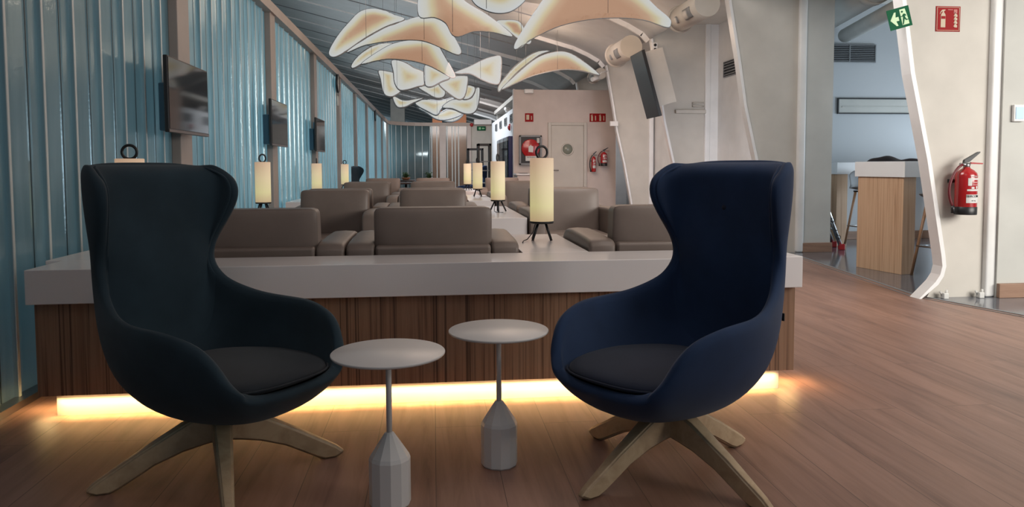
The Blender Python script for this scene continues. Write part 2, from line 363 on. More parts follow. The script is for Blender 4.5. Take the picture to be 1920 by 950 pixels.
# ------------------------------------------------------------------ ceiling (sloping roof that curls down to the ribs)
CP = [(-15, 4.41+.25*15), (-2, 4.91), (1.2, 4.11), (2.15, 3.87), (2.98, 3.64), (3.30, 3.50), (3.55, 3.36), (3.66, 3.24)]
c = MB()
Ys = [-1.5] + [2.5+3.22*k for k in range(20)]
c.grid([[(x, y, z) for x, z in CP] for y in Ys])
ce = obj('ceiling', c, M_ceil); mods(ce, solid=.06, offset=1); tag(ce, 'grey sloping metal-panel roof curling down at the right', 'ceiling', kind='structure')
t = MB(); t2 = MB()
for k in range(18):
    y = 5.72+3.22*(k-1)
    for (x0, z0), (x1, z1) in zip(CP, CP[1:]):
        an = math.atan2(z1-z0, x1-x0); L = math.hypot(x1-x0, z1-z0)
        t.box(0, L, -.022 if x0 > 1 else -.010, .022 if x0 > 1 else .010, -.08 if x0 > 1 else -.03, .0, mat4=Matrix.Translation((x0, y, z0)) @ Matrix.Rotation(-an, 4, 'Y'))
        if x1 < 2.2:
            t2.box(0, L, -.008, .008, -.02, 0, mat4=Matrix.Translation((x0, y+1.61, z0)) @ Matrix.Rotation(-an, 4, 'Y'))
tag(obj('trim_2', t, M_ribw), 'pale seam battens crossing the grey ceiling', 'trim', kind='structure')
tag(obj('trim_3', t2, M_grey), 'thin dark joints between grey ceiling panels', 'trim', kind='structure')

# ------------------------------------------------------------------ left channel-glass wall
WX = -2.0
def channel_bay(n, y0, y1, x=WX):
    root = thing('window_%d' % n, 'bay %s of ribbed pale blue channel glass along the left wall' % ['nearest', 'second', 'third', 'fourth', 'fifth', 'sixth', 'seventh', 'eighth', 'ninth', 'tenth'][n-1], 'window', (x, (y0+y1)/2, 0), kind='structure')
    g = MB(); pitch = .34; N = max(1, round((y1-y0)/pitch)); pw = (y1-y0)/N; yc = (y0+y1)/2
    rows = []; prof = []
    for k in range(N):
        a = y0+k*pw-yc
        prof += [(a+.003, .0), (a+.008, .012), (a+.016, .014), (a+.10, .014), (a+.108, .030), (a+.122, .030), (a+.128, .006), (a+.20, .004), (a+pw-.02, .008), (a+pw-.012, .012), (a+pw-.003, .0)]
    g.grid([[(xx, yy, z) for yy, xx in prof] for z in (.03, .9, 1.8, 2.98)], smooth=False)
    mods(obj('glass_pane', g, M_glass, root, recalc=False), solid=.006)
    e = MB(); e2 = MB()
    for k in range(N+1):
        a = y0+k*pw-yc; e.box(.004, .014, a-.003, a+.003, .03, 2.98)
        if k < N: e2.box(.031, .036, a+.106, a+.124, .03, 2.98)
    obj('glazing_gasket', e, new_mat('gasket', (.06, .10, .12), .4), root)
    obj('glass_flange', e2, new_mat('flange', (.62, .66, .66), .3), root)
PY0 = [2.61+3.26*k for k in range(11)]
channel_bay(1, -1.0, PY0[0])
for k in range(9): channel_bay(k+2, PY0[k]+.27, PY0[k+1])
for k in range(10):
    y = PY0[k]; t = MB(); t.box(-2.12, -1.92, y, y+.27, 0, 3.0, .006)
    tag(obj('trim_%d' % (k+4), t, M_post), 'tall steel mullion post between glass bays, number %d from the front' % (k+1), 'post', kind='structure')
def railarc(z0, z1, w0, w1, y0=-1.0):
    pts = [(-1.92, y0), (-1.92, 32.2)]
    for i in range(1, 9):
        a = PI - i*PI/16; pts.append((-.12+1.8*math.cos(a), 32.2+1.8*math.sin(a)))
    pts.append((2.9, 34.0))
    mb = MB(); rows = []
    for i, (x, y) in enumerate(pts):
        if i == 0: n_ = Vector((1, 0))
        elif i == len(pts)-1: n_ = Vector((0, -1))
        else:
            d = Vector(pts[i+1])-Vector(pts[i-1]); d.normalize(); n_ = Vector((d.y, -d.x))
        p = Vector((x, y)); a = p+n_*w0; b = p+n_*w1
        rows.append([(a.x, a.y, z0), (a.x, a.y, z1), (b.x, b.y, z1), (b.x, b.y, z0)])
    mb.grid(rows, smooth=False, closeu=True); return mb
t = railarc(2.97, 3.09, -.14, .03); q = railarc(3.09, 3.13, -.14, -.05)
tag(obj('trim_14', t, M_rail), 'pinkish top rail running along the channel glass wall', 'rail', kind='structure')
tag(obj('trim_15', q, M_rail), 'narrow upper lip of the glass wall top rail', 'rail', kind='structure')
tag(obj('trim_16', railarc(0, .035, -.1, .0), M_steel), 'low metal sill at the foot of the glass wall', 'sill', kind='structure')
# curved corner glass + far wall
root = thing('window_11', 'curved corner of ribbed glass at the far left end', 'window', (-.12, 32.2, 0), kind='structure')
g = MB(); e = MB(); ap = [PI - i*PI/2/24 for i in range(25)]
g.grid([[(1.85*math.cos(a), 1.85*math.sin(a), z) for a in ap] for z in (.03, 2.98)]); mods(obj('glass_pane', g, M_glass, root), solid=.006)
for i in range(0, 25, 3):
    a = ap[i]; e.cyl((1.82*math.cos(a), 1.82*math.sin(a), .03), (1.82*math.cos(a), 1.82*math.sin(a), 2.98), .018, seg=8)
obj('glazing_bar', e, new_mat('glazing_bar', (.62, .68, .68), .4), root)
root = thing('window_12', 'far end wall of clear ribbed glass with slim bars', 'window', (.7, 34.05, 0), kind='structure')
g = MB(); g.box(-.8, .95, -.01, .01, .03, 2.98); obj('glass_pane', g, M_farglass, root)
e = MB()
for xx in (-.74, -.5, -.26, -.02, .2, .34, .5): e.box(xx-.022, xx+.022, -.04, .03, .03, 2.98)
obj('glazing_bar', e, MATS.get('glazing_bar') or bpy.data.materials['glazing_bar'], root)
for n_, (a, b_) in enumerate(((.32, .62), (1.58, 1.78))):
    t = MB(); t.box(a, b_, 33.9, 34.1, 0, 2.98, .01); tag(obj('trim_%d' % (17+n_), t, M_pink), 'pale %s pillar in the far glass wall' % ('middle', 'right')[n_], 'pillar', kind='structure')
t = MB(); t.box(1.78, 4.5, 34.0, 34.2, 0, 3.05); tag(obj('wall_far', t, M_cream), 'cream end wall beneath the green exit sign', 'wall', kind='structure')
# things outside seen through and above the far glass
for k, (x, y, r_, wd, lab) in enumerate(((.25, 38, 0, .5, 'terracotta pillar behind the far glass, left one'), (1.25, 38, 0, 1.0, 'broad terracotta pillar behind the far glass'))):
    t = MB(); t.box(x-wd/2, x+wd/2, y, y+.5, 0, 4.0, .02); t.box(x-wd/2-.04, x+wd/2+.04, y-.04, y+.54, 0, .25, .02)
    tag(obj('outdoor_pillar', t, M_terra), lab, 'pillar')
t = MB(); t.box(-2.35, -1.55, 42, 42.8, 0, 4.95, .02); t.box(-2.45, -1.45, 41.9, 42.9, 0, .3)
tag(obj('outdoor_pillar', t, M_greige), 'grey steel pillar rising to the roof behind the glass corner', 'pillar')
t = MB(); t.box(-9, 12, 50, 50.3, 0, 3.4); tag(obj('wall_outer', t, new_mat('slate_blue_wall', (.10, .15, .18), .7)), 'dark slate wall outside beyond the far glass', 'wall', kind='structure')
t = MB(); t.box(-15, -14.7, -1.5, 62, 0, 2.6); tag(obj('wall_outer_left', t, M_greige), 'pale outer wall far behind the left glass', 'wall', kind='structure')

# ------------------------------------------------------------------ service box with door
BY = 16.3
t = MB(); t.box(1.83, 4.14, BY, BY+.15, 0, 2.82, .004)
t.box(1.80, 1.83, BY-.01, BY+.16, 0, 2.83)
tag(obj('wall_back', t, M_pink), 'pinkish white wall with door, hose cabinet and red signs', 'wall', kind='structure')
t = MB(); t.box(1.83, 1.98, BY+.15, 22.6, 0, 2.43); tag(obj('wall_side', t, new_mat('bright_side_wall', (.80, .82, .84), .5)), 'bright white side wall behind the vending machines', 'wall', kind='structure')
t = MB(); t.box(1.98, 4.14, 22.4, 22.6, 0, 2.8); t.box(1.9, 4.14, BY+.15, 22.6, 2.7, 2.8); tag(obj('wall_box_rear', t, M_cream), 'rear and lid of the service room behind the door wall', 'wall', kind='structure')
dr = thing('door_1', 'cream door with a round porthole in the far pink wall', 'door', (3.02, BY, 0), kind='structure')
t = MB(); t.box(-.365, .365, -.03, .0, .01, 2.02, .004); obj('door_leaf', t, M_cream, dr)
t = MB(); t.box(-.44, -.37, -.045, .02, 0, 2.09, .004); t.box(.37, .44, -.045, .02, 0, 2.09, .004); t.box(-.369, .369, -.045, .02, 2.025, 2.09, .004); obj('door_frame', t, M_cream, dr)
t = MB(); t.lathe([(.0, .0), (.115, 0), (.115, .02), (.14, .022), (.145, .01), (.145, 0)], (0, -.03, 1.49), 32, rot=Matrix.Rotation(PI/2, 3, 'X')); pf = obj('porthole_rim', t, M_cream, dr)
t = MB(); t.lathe([(0, .004), (.115, .004), (.115, .0)], (0, -.032, 1.49), 32, rot=Matrix.Rotation(PI/2, 3, 'X')); obj('porthole_glass', t, new_mat('porthole_glass', (.22, .24, .20), .1), dr)
t = MB(); t.tube([(-.31, -.03, 1.02), (-.31, -.08, 1.02), (-.21, -.08, 1.02)], .009); obj('door_handle', t, M_steel, dr)

# ------------------------------------------------------------------ right side: leaning ribs and infill panels
RIB = [(4.02, 0.0), (4.08, .02), (4.32, .26), (4.335, .36), (4.17, 1.0), (4.06, 1.50), (3.96, 1.95), (3.87, 2.45), (3.72, 3.17), (3.66, 3.28)]
RIB = [(4.02, 0.0), (4.165, .14), (4.205, .20), (4.222, .27), (4.21, .36), (4.06, 1.155), (3.895, 1.86), (3.80, 2.465), (3.66, 3.24)]
RY = [5.70, 8.92, 12.14, 15.36, 18.58]
names = ['nearest', 'second', 'third', 'fourth', 'fifth']
for k, y in enumerate(RY):
    inner = RIB
    # white edge strip: wraps panel edge
    t = MB(); wd = .035; rows = []
    P2 = [Vector(p) for p in inner]
    for i, p in enumerate(P2):
        d = (P2[min(i+1, len(P2)-1)]-P2[max(i-1, 0)]).normalized(); n_ = Vector((d.y, -d.x))
        o2 = p + n_*wd
        rows.append([(p.x, y-.06, p.y), (o2.x, y-.06, max(0, o2.y)), (o2.x, y+.06, max(0, o2.y)), (p.x, y+.06, p.y)])
    t.grid(rows, smooth=False, closeu=True)
    tag(obj('trim_%d' % (20+k), t, M_ribw), 'white leaning structural rib on the right side, %s from the camera' % names[k], 'rib', kind='structure')
    xe = 4.66
    top = 3.5
    poly = [(p[0]+.03, p[1]) for p in inner] + [(3.70, 3.6), (xe, 3.6), (xe, 0)]
    poly[0] = (4.12, 0)
    t = MB(); t.prism(poly, .07, mat4=Matrix.Translation((0, y+.02, 0)))
    tag(obj('wall_right' if k == 0 else 'wall_right_%d' % (k+1), t, M_cream), 'cream panel wall behind the %s leaning rib' % names[k], 'wall', kind='structure')
    t = MB(); t.box(4.615, 4.715, y-.06, y+.05, 0, 3.6, .02, 3, smooth=True)
    tag(obj('trim_%d' % (26+k), t, M_white), 'rounded white pilaster at the edge of the %s cream panel' % names[k], 'pilaster', kind='structure')
# lintels above and infill beyond pilasters
t = MB(); t.box(4.70, 9.5, 5.62, 5.72, 0, 3.6); tag(obj('wall_thermostat', t, M_greige), 'greenish grey wall carrying the thermostat', 'wall', kind='structure')
t = MB(); t.box(4.70, 5.09, 8.90, 9.0, 0, 3.6); tag(obj('wall_pier', t, M_greige), 'grey pier beside the bar bay opening', 'wall', kind='structure')
t = MB(); t.box(5.0, 9.5, 10.35, 10.5, 0, 3.6); tag(obj('wall_bay', t, new_mat('bay_wall_paint', (.50, .52, .54), .6)), 'blue-grey back wall of the bar bay', 'wall', kind='structure')
t = MB(); t.box(4.85, 4.93, 9.0, 12.1, 0, 3.6); t.box(4.70, 4.95, 12.1, 12.2, 0, 3.6); tag(obj('wall_bay_side', t, M_white), 'bright white wall with slatted vent between second and third ribs', 'wall', kind='structure')
t = MB(); t.box(4.75, 4.83, 12.2, 15.4, 0, 3.6); tag(obj('wall_bay_side_2', t, M_white), 'bright white wall between third and fourth ribs', 'wall', kind='structure')
t = MB(); t.box(5.25, 5.33, 15.4, 24, 0, 3.6); t.box(4.14, 5.3, 19.5, 19.6, 0, 3.6); tag(obj('wall_bay_side_3', t, M_white), 'white wall beyond the fourth rib', 'wall', kind='structure')
t = MB()
t.grid([[(3.6, y, 3.52), (4.3, y, 3.5), (9.5, y, 3.5)] for y in (-1.5, 24)]); cb = obj('ceiling_bay', t, M_cream); mods(cb, solid=.05, offset=1)
tag(cb, 'cream flat ceiling over the right bays', 'ceiling', kind='structure')
# horizontal trims on panel B
t = MB(); t.box(4.10, 4.63, 12.06, 12.12, 2.00, 2.06, .006); tag(obj('trim_32', t, M_cream), 'cream horizontal moulding on the third cream panel', 'moulding', kind='structure')
t = MB(); t.box(4.70, 9, 5.585, 5.62, 0, .12, .004); tag(obj('baseboard_right', t, M_skirt), 'brown wood skirting under the thermostat wall', 'baseboard', kind='structure')
t = MB(); t.box(4.70, 5.10, 8.86, 8.90, 0, .12, .004); tag(obj('baseboard_pier', t, M_skirt), 'brown wood skirting at the foot of the pier', 'baseboard', kind='structure')
t = MB(); t.box(5.09, 9, 10.31, 10.35, 0, .12, .004); tag(obj('baseboard_bay', t, M_skirt), 'brown wood skirting along the bar bay wall', 'baseboard', kind='structure')

# ducts along the top of the ribs
def duct(x, y0, y1, z, r, label):
    root = thing('air_duct', label, 'duct', (x, y0, z), group='cream round air ducts at the rib heads')
    t = MB(); t.cyl((0, 0, 0), (0, y1-y0, 0), r, seg=40); obj('pipe', t, M_cream, root)
    t = MB(); t.lathe([(r*.9, -.01), (r*1.12, -.01), (r*1.16, 0), (r*1.12, .02), (r*.9, .02)], (0, y1-y0, 0), 40, rot=Matrix.Rotation(-PI/2, 3, 'X')); obj('flange', t, M_cream, root)
    for k, (yy, an) in enumerate(((.35, 205), (.72, 205))):
        a = math.radians(an); d = Vector((math.cos(a), 0, math.sin(a)))
        if k == 1:
            t = MB(); t.lathe([(0, .012), (.045, .012), (.05, .008), (.05, -.02)], d*r+Vector((0, yy, 0)), 20, rot=d.to_track_quat('Z', 'Y').to_matrix()); obj('nozzle_port', t, M_grey, root)
        else:
            rows = []
            for i in range(7):
                b_ = math.radians(an-24+8*i); rows.append([(math.cos(b_)*(r+.006), yy-.16, math.sin(b_)*(r+.006)), (math.cos(b_)*(r+.006), yy+.1, math.sin(b_)*(r+.006))])
            t = MB(); t.grid(rows); mods(obj('grille', t, M_grey, root), solid=.008)
duct(3.45, 8.99, 10.0, 3.15, .165, 'round cream air duct with grey grille at the second rib head')
duct(3.36, 12.21, 13.2, 3.13, .19, 'round cream air duct at the head of the third rib')
duct(3.58, 15.40, 16.15, 3.08, .12, 'small cream air duct at the head of the fourth rib')
root = thing('air_duct', 'large double cream duct crossing above the bar bay opening', 'duct', (0, 0, 0), group='cream round air ducts at the rib heads')
t = MB(); t.tube([(5.7, 10.2, 3.26), (5.15, 7.8, 3.24), (4.80, 6.4, 3.22)], .2, 32); obj('pipe', t, M_greige, root)
t = MB(); t.tube([(6.0, 10.2, 3.0), (5.4, 8.0, 2.95), (5.0, 6.5, 2.90)], .10, 24); obj('pipe', t, M_greige, root)
t = MB(); t.tube([(5.30, 8.45, 3.245), (5.27, 8.3, 3.244)], .215, 32); obj('coupling', t, M_greige, root)

# ------------------------------------------------------------------ vents, signs and wall fittings
def slat_vent(label, M4, w_, h_, n_, split=False, frame=M_grey):
    root = thing('wall_vent', label, 'vent'); root.matrix_world = M4
    t = MB(); t.box(-w_/2, w_/2, -.004, .006, -h_/2, h_/2); obj('backing', t, M_vent, root)
    t = MB()
    for k in range(n_):
        z = -h_/2+(k+.5)*h_/n_; t.box(-w_/2+.01, w_/2-.01, -.022, -.004, z-h_/n_*.16, z+h_/n_*.16)
    if split: t.box(-.008, .008, -.026, -.004, -h_/2, h_/2)
    obj('slat', t, frame, root)
    t = MB(); b = .014
    t.box(-w_/2-b, w_/2+b, -.02, .004, h_/2, h_/2+b); t.box(-w_/2-b, w_/2+b, -.02, .004, -h_/2-b, -h_/2); t.box(-w_/2-b, -w_/2, -.02, .004, -h_/2, h_/2); t.box(w_/2, w_/2+b, -.02, .004, -h_/2, h_/2)
    obj('frame', t, frame, root)
slat_vent('wide grey louvred vent high on the bar bay wall', Matrix.Translation((6.15, 10.34, 2.765)), .80, .24, 9, True)
slat_vent('slatted air grille high on the bright wall left of the second rib', Matrix.Translation((4.845, 11.42, 2.70)) @ Matrix.Rotation(-PI/2, 4, 'Z'), .8, .23, 5)
for k in range(4):
    slat_vent(['small square vent on the bright side wall, nearest the corner', 'small square vent on the bright side wall, second from the corner', 'small square vent on the bright side wall, third from the corner', 'small square vent on the bright side wall, farthest one'][k],
              Matrix.Translation((1.825, 16.9+1.35*k, 2.22)) @ Matrix.Rotation(-PI/2, 4, 'Z'), .5, .16, 4)
t = MB(); root = thing('recessed_wall_niche', 'black-outlined horizontal panel on the bar bay wall', 'panel', (6.75, 10.34, 1.99))
b = .018
t.box(-.75, .75, -.02, .004, .10, .10+b); t.box(-.75, .75, -.02, .004, -.10-b, -.10); t.box(-.75-b, -.75, -.02, .004, -.118, .118); t.box(.75, .75+b, -.02, .004, -.118, .118)
obj('frame', t, M_dark, root); t = MB(); t.box(-.75, .75, -.008, .004, -.1, .1); t.box(-.7, .7, -.016, -.008, -.02, -.005); obj('panel_face', t, M_greige, root)

def rect_sign(name, label, cat, M4, w_, h_, mat, frame=None):
    root = thing(name, label, cat); root.matrix_world = M4
    t = MB(); t.box(-w_/2, w_/2, -.004, .0, -h_/2, h_/2); obj('sign_plate', t, mat, root)
    return root
def picto(root, polys, mat, name='pictogram', y=-.005):
    t = MB()
    for p in polys: t.prism(p, .002, mat4=Matrix.Translation((0, y, 0)))
    return obj(name, t, mat, root)
def ext_polys(cx, cz, s):
    body = [(-.10, -.42), (.10, -.42), (.10, .08), (.06, .16), (.03, .18), (.03, .24), (.09, .27), (.09, .30), (.02, .30), (-.05, .29), (-.12, .22), (-.15, .12), (-.13, .12), (-.09, .2), (-.03, .24), (-.03, .18), (-.06, .16), (-.10, .08)]
    return [[(cx+a*s, cz+b*s) for a, b in body]]
def flame_polys(cx, cz, s):
    out = []
    for k in range(4):
        z = -.36+.15*k
        out.append([(cx+s*a, cz+s*(z+b)) for a, b in [(.08, 0), (.08, .09), (.02, .13), (-.06, .22), (-.04, .12), (-.09, .05), (-.03, .0)]])
    return out
s1 = rect_sign('fire_extinguisher_sign', 'red square sign with extinguisher and flame pictogram above the extinguisher', 'sign', Matrix.Translation((4.236, 5.684, 2.315)), .215, .205, M_signred)
t = MB()
for a in (-1, 1): t.box(a*.098-.0015, a*.098+.0015, -.006, -.004, -.093, .093); t.box(-.098, .098, -.006, -.004, a*.093-.0015, a*.093+.0015)
obj('border_line', t, M_signpale, s1)
picto(s1, ext_polys(-.045, .015, .20), M_signpale, 'extinguisher_pictogram'); picto(s1, flame_polys(.065, .0, .19), M_signpale, 'flame_pictogram')
t = MB(); t.box(-.062, -.028, -.0085, -.006, .0, .022); obj('red_band', t, M_signred, s1)
t = MB(); t.box(-.005, .04, -.006, -.004, .072, .078); t.box(.048, .078, -.006, -.004, .045, .078); obj('small_print', t, new_mat('faded_red_print', (.45, .12, .10), .5), s1)
# leaning green exit sign on the nearest rib
cgs = atY(1686, 34, 5.637)
gs = rect_sign('exit_sign', 'green running man exit sign with left arrow tilted on the nearest rib', 'sign', Matrix.Translation(cgs) @ Matrix.Rotation(math.radians(-15.5), 4, 'Y'), .195, .165, M_signgreen)
picto(gs, [[(-.082, -.005), (-.038, .052), (-.024, .052), (-.034, .012), (-.008, .012), (-.008, -.02), (-.034, -.02), (-.024, -.058), (-.038, -.058)]], M_lume, 'arrow_pictogram')
picto(gs, [[(.012, -.062), (.072, -.062), (.072, -.03), (.06, .065), (.012, .065)]], M_lume, 'doorway_pictogram')
man = [[(.024, .010), (.038, .026), (.052, .022), (.060, .008), (.056, .004), (.048, .014), (.046, -.004), (.056, -.022), (.076, -.024), (.076, -.03), (.05, -.03), (.040, -.014), (.032, -.034), (.022, -.058), (.014, -.058), (.028, -.010), (.034, .012), (.026, .004), (.006, .004), (.006, .010)],
       [(.030+.008*math.cos(2*PI*k/12), .044+.008*math.sin(2*PI*k/12)) for k in range(12)]]
picto(gs, man, M_signgreen, 'running_figure', -.0075)
# signs on pink wall
def small_sign(x, z, w_, h_, label, polys):
    r = rect_sign('fire_sign', label, 'sign', Matrix.Translation((x, BY-.002, z)), w_, h_, M_signred); picto(r, polys, M_signpale)
small_sign(2.155, 2.20, .19, .19, 'small red fire hose sign above the hose cabinet', [[(-.065, -.05), (.0, -.05), (.0, .06), (-.065, .06)]]+[[(a+.02, b) for a, b in p] for p in flame_polys(.03, 0, .14)])
small_sign(3.715, 2.20, .37, .19, 'wide red sign with two extinguisher pictograms right of the door', ext_polys(-.13, .01, .2)+flame_polys(-.05, 0, .17)+ext_polys(.06, .01, .2)+flame_polys(.14, 0, .17))
# hose cabinet
hc = thing('fire_hose_cabinet', 'square wall cabinet with red hose reel behind glass', 'cabinet', (2.17, BY-.001, 1.47))
t = MB(); t.box(-.25, .25, -.10, 0, -.32, .32, .006); obj('cabinet_box', t, M_blackplastic, hc)
t = MB()
for a in (-1, 1): t.box(a*.235-.02, a*.235+.02, -.125, -.09, -.33, .33, .004); t.box(-.255, .255, -.125, -.09, a*.31-.02, a*.31+.02, .004)
obj('frame', t, M_grey, hc)
t = MB(); t.lathe([(0, .03), (.19, .03), (.205, .02), (.205, 0)], (-.0, -.10, .04), 40, rot=Matrix.Rotation(PI/2, 3, 'X')); reel = obj('hose_reel', t, M_red, hc)
t = MB(); t.prism([(-.05, -.07), (.05, -.08), (.06, .05), (.0, .08), (-.05, .05)], .003, mat4=Matrix.Translation((.0, -.135, .03))); obj('instruction_sheet', t, M_label, hc)
t = MB(); t.box(-.115, .13, -.133, -.128, -.24, -.13); obj('label_plate', t, M_label, hc)
t = text_mb('INCENDIO', .04); xform(t, Matrix.Translation((.01, -.136, -.16)) @ RX90); obj('label_lettering', t, M_dark, hc)
t = MB(); t.box(.14, .2, -.13, -.10, .16, .27, .005); obj('latch', t, M_greige, hc)
# desk under cabinet
dk = thing('reception_counter', 'small white counter with leaflets against the pink wall', 'counter', (2.12, 15.75, 0))
t = MB(); t.box(-.3, .32, 0, .5, 0, .92, .006); obj('cabinet_body', t, M_pink, dk)
t = MB(); t.box(-.33, .34, -.03, .52, .92, .955, .005); obj('countertop', t, M_white, dk)
for k, (x, mm, lab) in enumerate(((1.97, M_blackplastic, 'dark leaflet on the small white counter'), (2.28, new_mat('orange_paper', (.55, .25, .06), .6), 'orange leaflet on the small white counter'))):
    t = MB(); t.box(x-.09, x+.09, 15.80, 16.05, .956, .966, .002); tag(obj('leaflet', t, mm), lab, 'leaflet')

def extinguisher(name, label, loc, h, r, rz=0, co2=False):
    root = thing(name, label, 'extinguisher', loc, rz)
    nb = h*.72
    t = MB(); t.lathe([(0, .012), (r*.9, .0), (r, .012), (r, nb*.86), (r*.93, nb*.92), (r*.7, nb*.98), (r*.35, nb*1.03), (r*.3, nb*1.06), (0, nb*1.06)], (0, 0, 0), 36); obj('cylinder', t, M_red, root)
    if not co2:
        t = MB(); t.lathe([(r*1.0, -.008), (r*1.02, 0), (r*1.03, .055), (r*.99, .058)], (0, 0, 0), 36); obj('base_ring', t, M_dark, root)
    t = MB(); t.cyl((0, 0, nb*1.04), (0, 0, nb*1.15), r*.3); t.cyl((-r*.7, 0, nb*1.12), (r*.3, 0, nb*1.12), r*.16); obj('valve', t, M_steel, root)
    t = MB(); t.prism([(-r*.4, nb*1.15), (r*.2, nb*1.17), (r*1.35, nb*1.38), (r*1.40, nb*1.41), (r*1.1, nb*1.40), (r*.3, nb*1.30), (-r*.35, nb*1.22)], .022, bev=.003); obj('operating_lever', t, M_dark, root)
    t = MB(); t.prism([(r*.3, nb*1.13), (r*1.7, nb*1.12), (r*1.72, nb*1.15), (r*.4, nb*1.17)], .02, bev=.003); obj('carry_handle', t, M_red if not co2 else M_dark, root)
    pts = []
    for i in range(15):
        u = i/14; pts.append((-r*.55 - r*1.35*math.sin(u*PI*.80)**.7, -.01, nb*(1.12-.95*u)))
    t = MB(); t.tube(pts, .011); obj('hose', t, new_mat('hose_red', (.12, .012, .018), .4) if not co2 else M_dark, root)
    t = MB(); p = Vector(pts[-1]); t.cyl(p+Vector((0, 0, .01)), p-Vector((-.006, 0, .055)), .012, .017); obj('nozzle', t, M_dark, root)
    t = MB()
    def arc_patch(a0, a1, z0, z1, rr):
        return [[(math.cos(math.radians(a))*rr, math.sin(math.radians(a))*rr, z) for a in [a0+(a1-a0)*i/10 for i in range(11)]] for z in (z0, z1)]
    g1 = MB(); g1.grid(arc_patch(-125, -45, nb*.25, nb*.44, r+.0015)); lb = obj('maintenance_label', g1, M_label, root)
    g1 = MB(); g1.grid(arc_patch(-122, -42, nb*.52, nb*.56, r+.0015)); g1.grid(arc_patch(-118, -98, nb*.64, nb*.80, r+.0015)); g1.grid(arc_patch(-118, -42, nb*.77, nb*.81, r+.0015)); g1.grid(arc_patch(-100, -83, nb*.57, nb*.61, r+.0015)); g1.grid(arc_patch(-72, -60, nb*.57, nb*.63, r+.0015)); lb2 = obj('instruction_label', g1, M_label, root)
    g1 = MB(); g1.grid(arc_patch(-94, -42, nb*.65, nb*.67, r+.0015)); g1.grid(arc_patch(-94, -42, nb*.70, nb*.73, r+.0015)); obj('printed_lines', g1, new_mat('print_pink', (.5, .25, .25), .5), root)
    def wrap(txt, size, zc, mid):
        q = text_mb(txt, size)
        for v in q.bm.verts:
            a = math.radians(mid)+v.co.x/r; rr = r+.003+v.co.z; z = v.co.y+zc
            v.co = Vector((math.cos(a)*rr, math.sin(a)*rr, z))
        return q
    if not co2:
        obj('maker_lettering', wrap('SERCOIN', .026, nb*.40, -86), M_dark, root)
        obj('heading_lettering', wrap('EXTIN', .020, nb*.845, -86), M_label, root)
        obj('label_lettering', wrap('ABC 6 Kg', .009, nb*.30, -86), M_dark, root)
    t = MB(); t.box(-r*1.08, r*.5, r*.8, r*1.28, nb*.70, nb*.78, .003); obj('wall_bracket', t, M_dark, root)
    return root
extinguisher('fire_extinguisher', 'large red fire extinguisher hung on the nearest cream panel', (4.352, 5.565, .715), .50, .082, 0)
extinguisher('fire_extinguisher', 'red fire extinguisher by the far door, right one of two', (3.83, BY-.14, 1.12), .40, .075, 0)
extinguisher('fire_extinguisher', 'slim red carbon dioxide extinguisher by the far door, left of two', (3.60, BY-.12, .98), .46, .05, 0, True)
# thermostat
th = thing('thermostat', 'small white thermostat with a pale blue face on the right wall', 'thermostat', (4.83, 5.62, 1.54))
t = MB(); t.box(-.05, .05, -.03, 0, -.07, .07, .008); obj('housing', t, M_white, th)
t = MB(); t.box(-.036, .036, -.034, -.03, -.05, .05, .001); obj('face_plate', t, M_paleblue, th)
# cable plugs at foot of panel
for k, (x, lab) in enumerate(((4.24, 'white cable end poking from the floor beside the nearest rib foot'), (4.56, 'white cable end poking from the floor under the extinguisher'))):
    t = MB(); t.box(x-.025, x+.02, 5.60, 5.65, 0, .05, .006); t.cyl((x+.005, 5.62, .04), (x+.012, 5.62, .075), .012, .009); t.cyl((x-.02, 5.63, .03), (x-.035, 5.64, .06), .008)
    tag(obj('floor_cable_stub', t, M_label), lab, 'cable')

# ------------------------------------------------------------------ bar table bay
def bar_table(loc, rz, L, label):
    root = thing('bar_table', label, 'table', loc, rz)
    t = MB(); t.box(-.34, .34, -.02, L, .99, 1.15, .003); obj('table_top', t, new_mat('bar_top_white', (.78, .80, .82), .3), root)
    t = MB(); t.box(-.31, .31, 0, .16, 0, .99, .003); obj('end_panel', t, M_barwood, root)
    t = MB(); t.box(-.31, .31, L-.2, L-.04, 0, .99, .003); obj('end_panel', t, M_barwood, root)
    return root
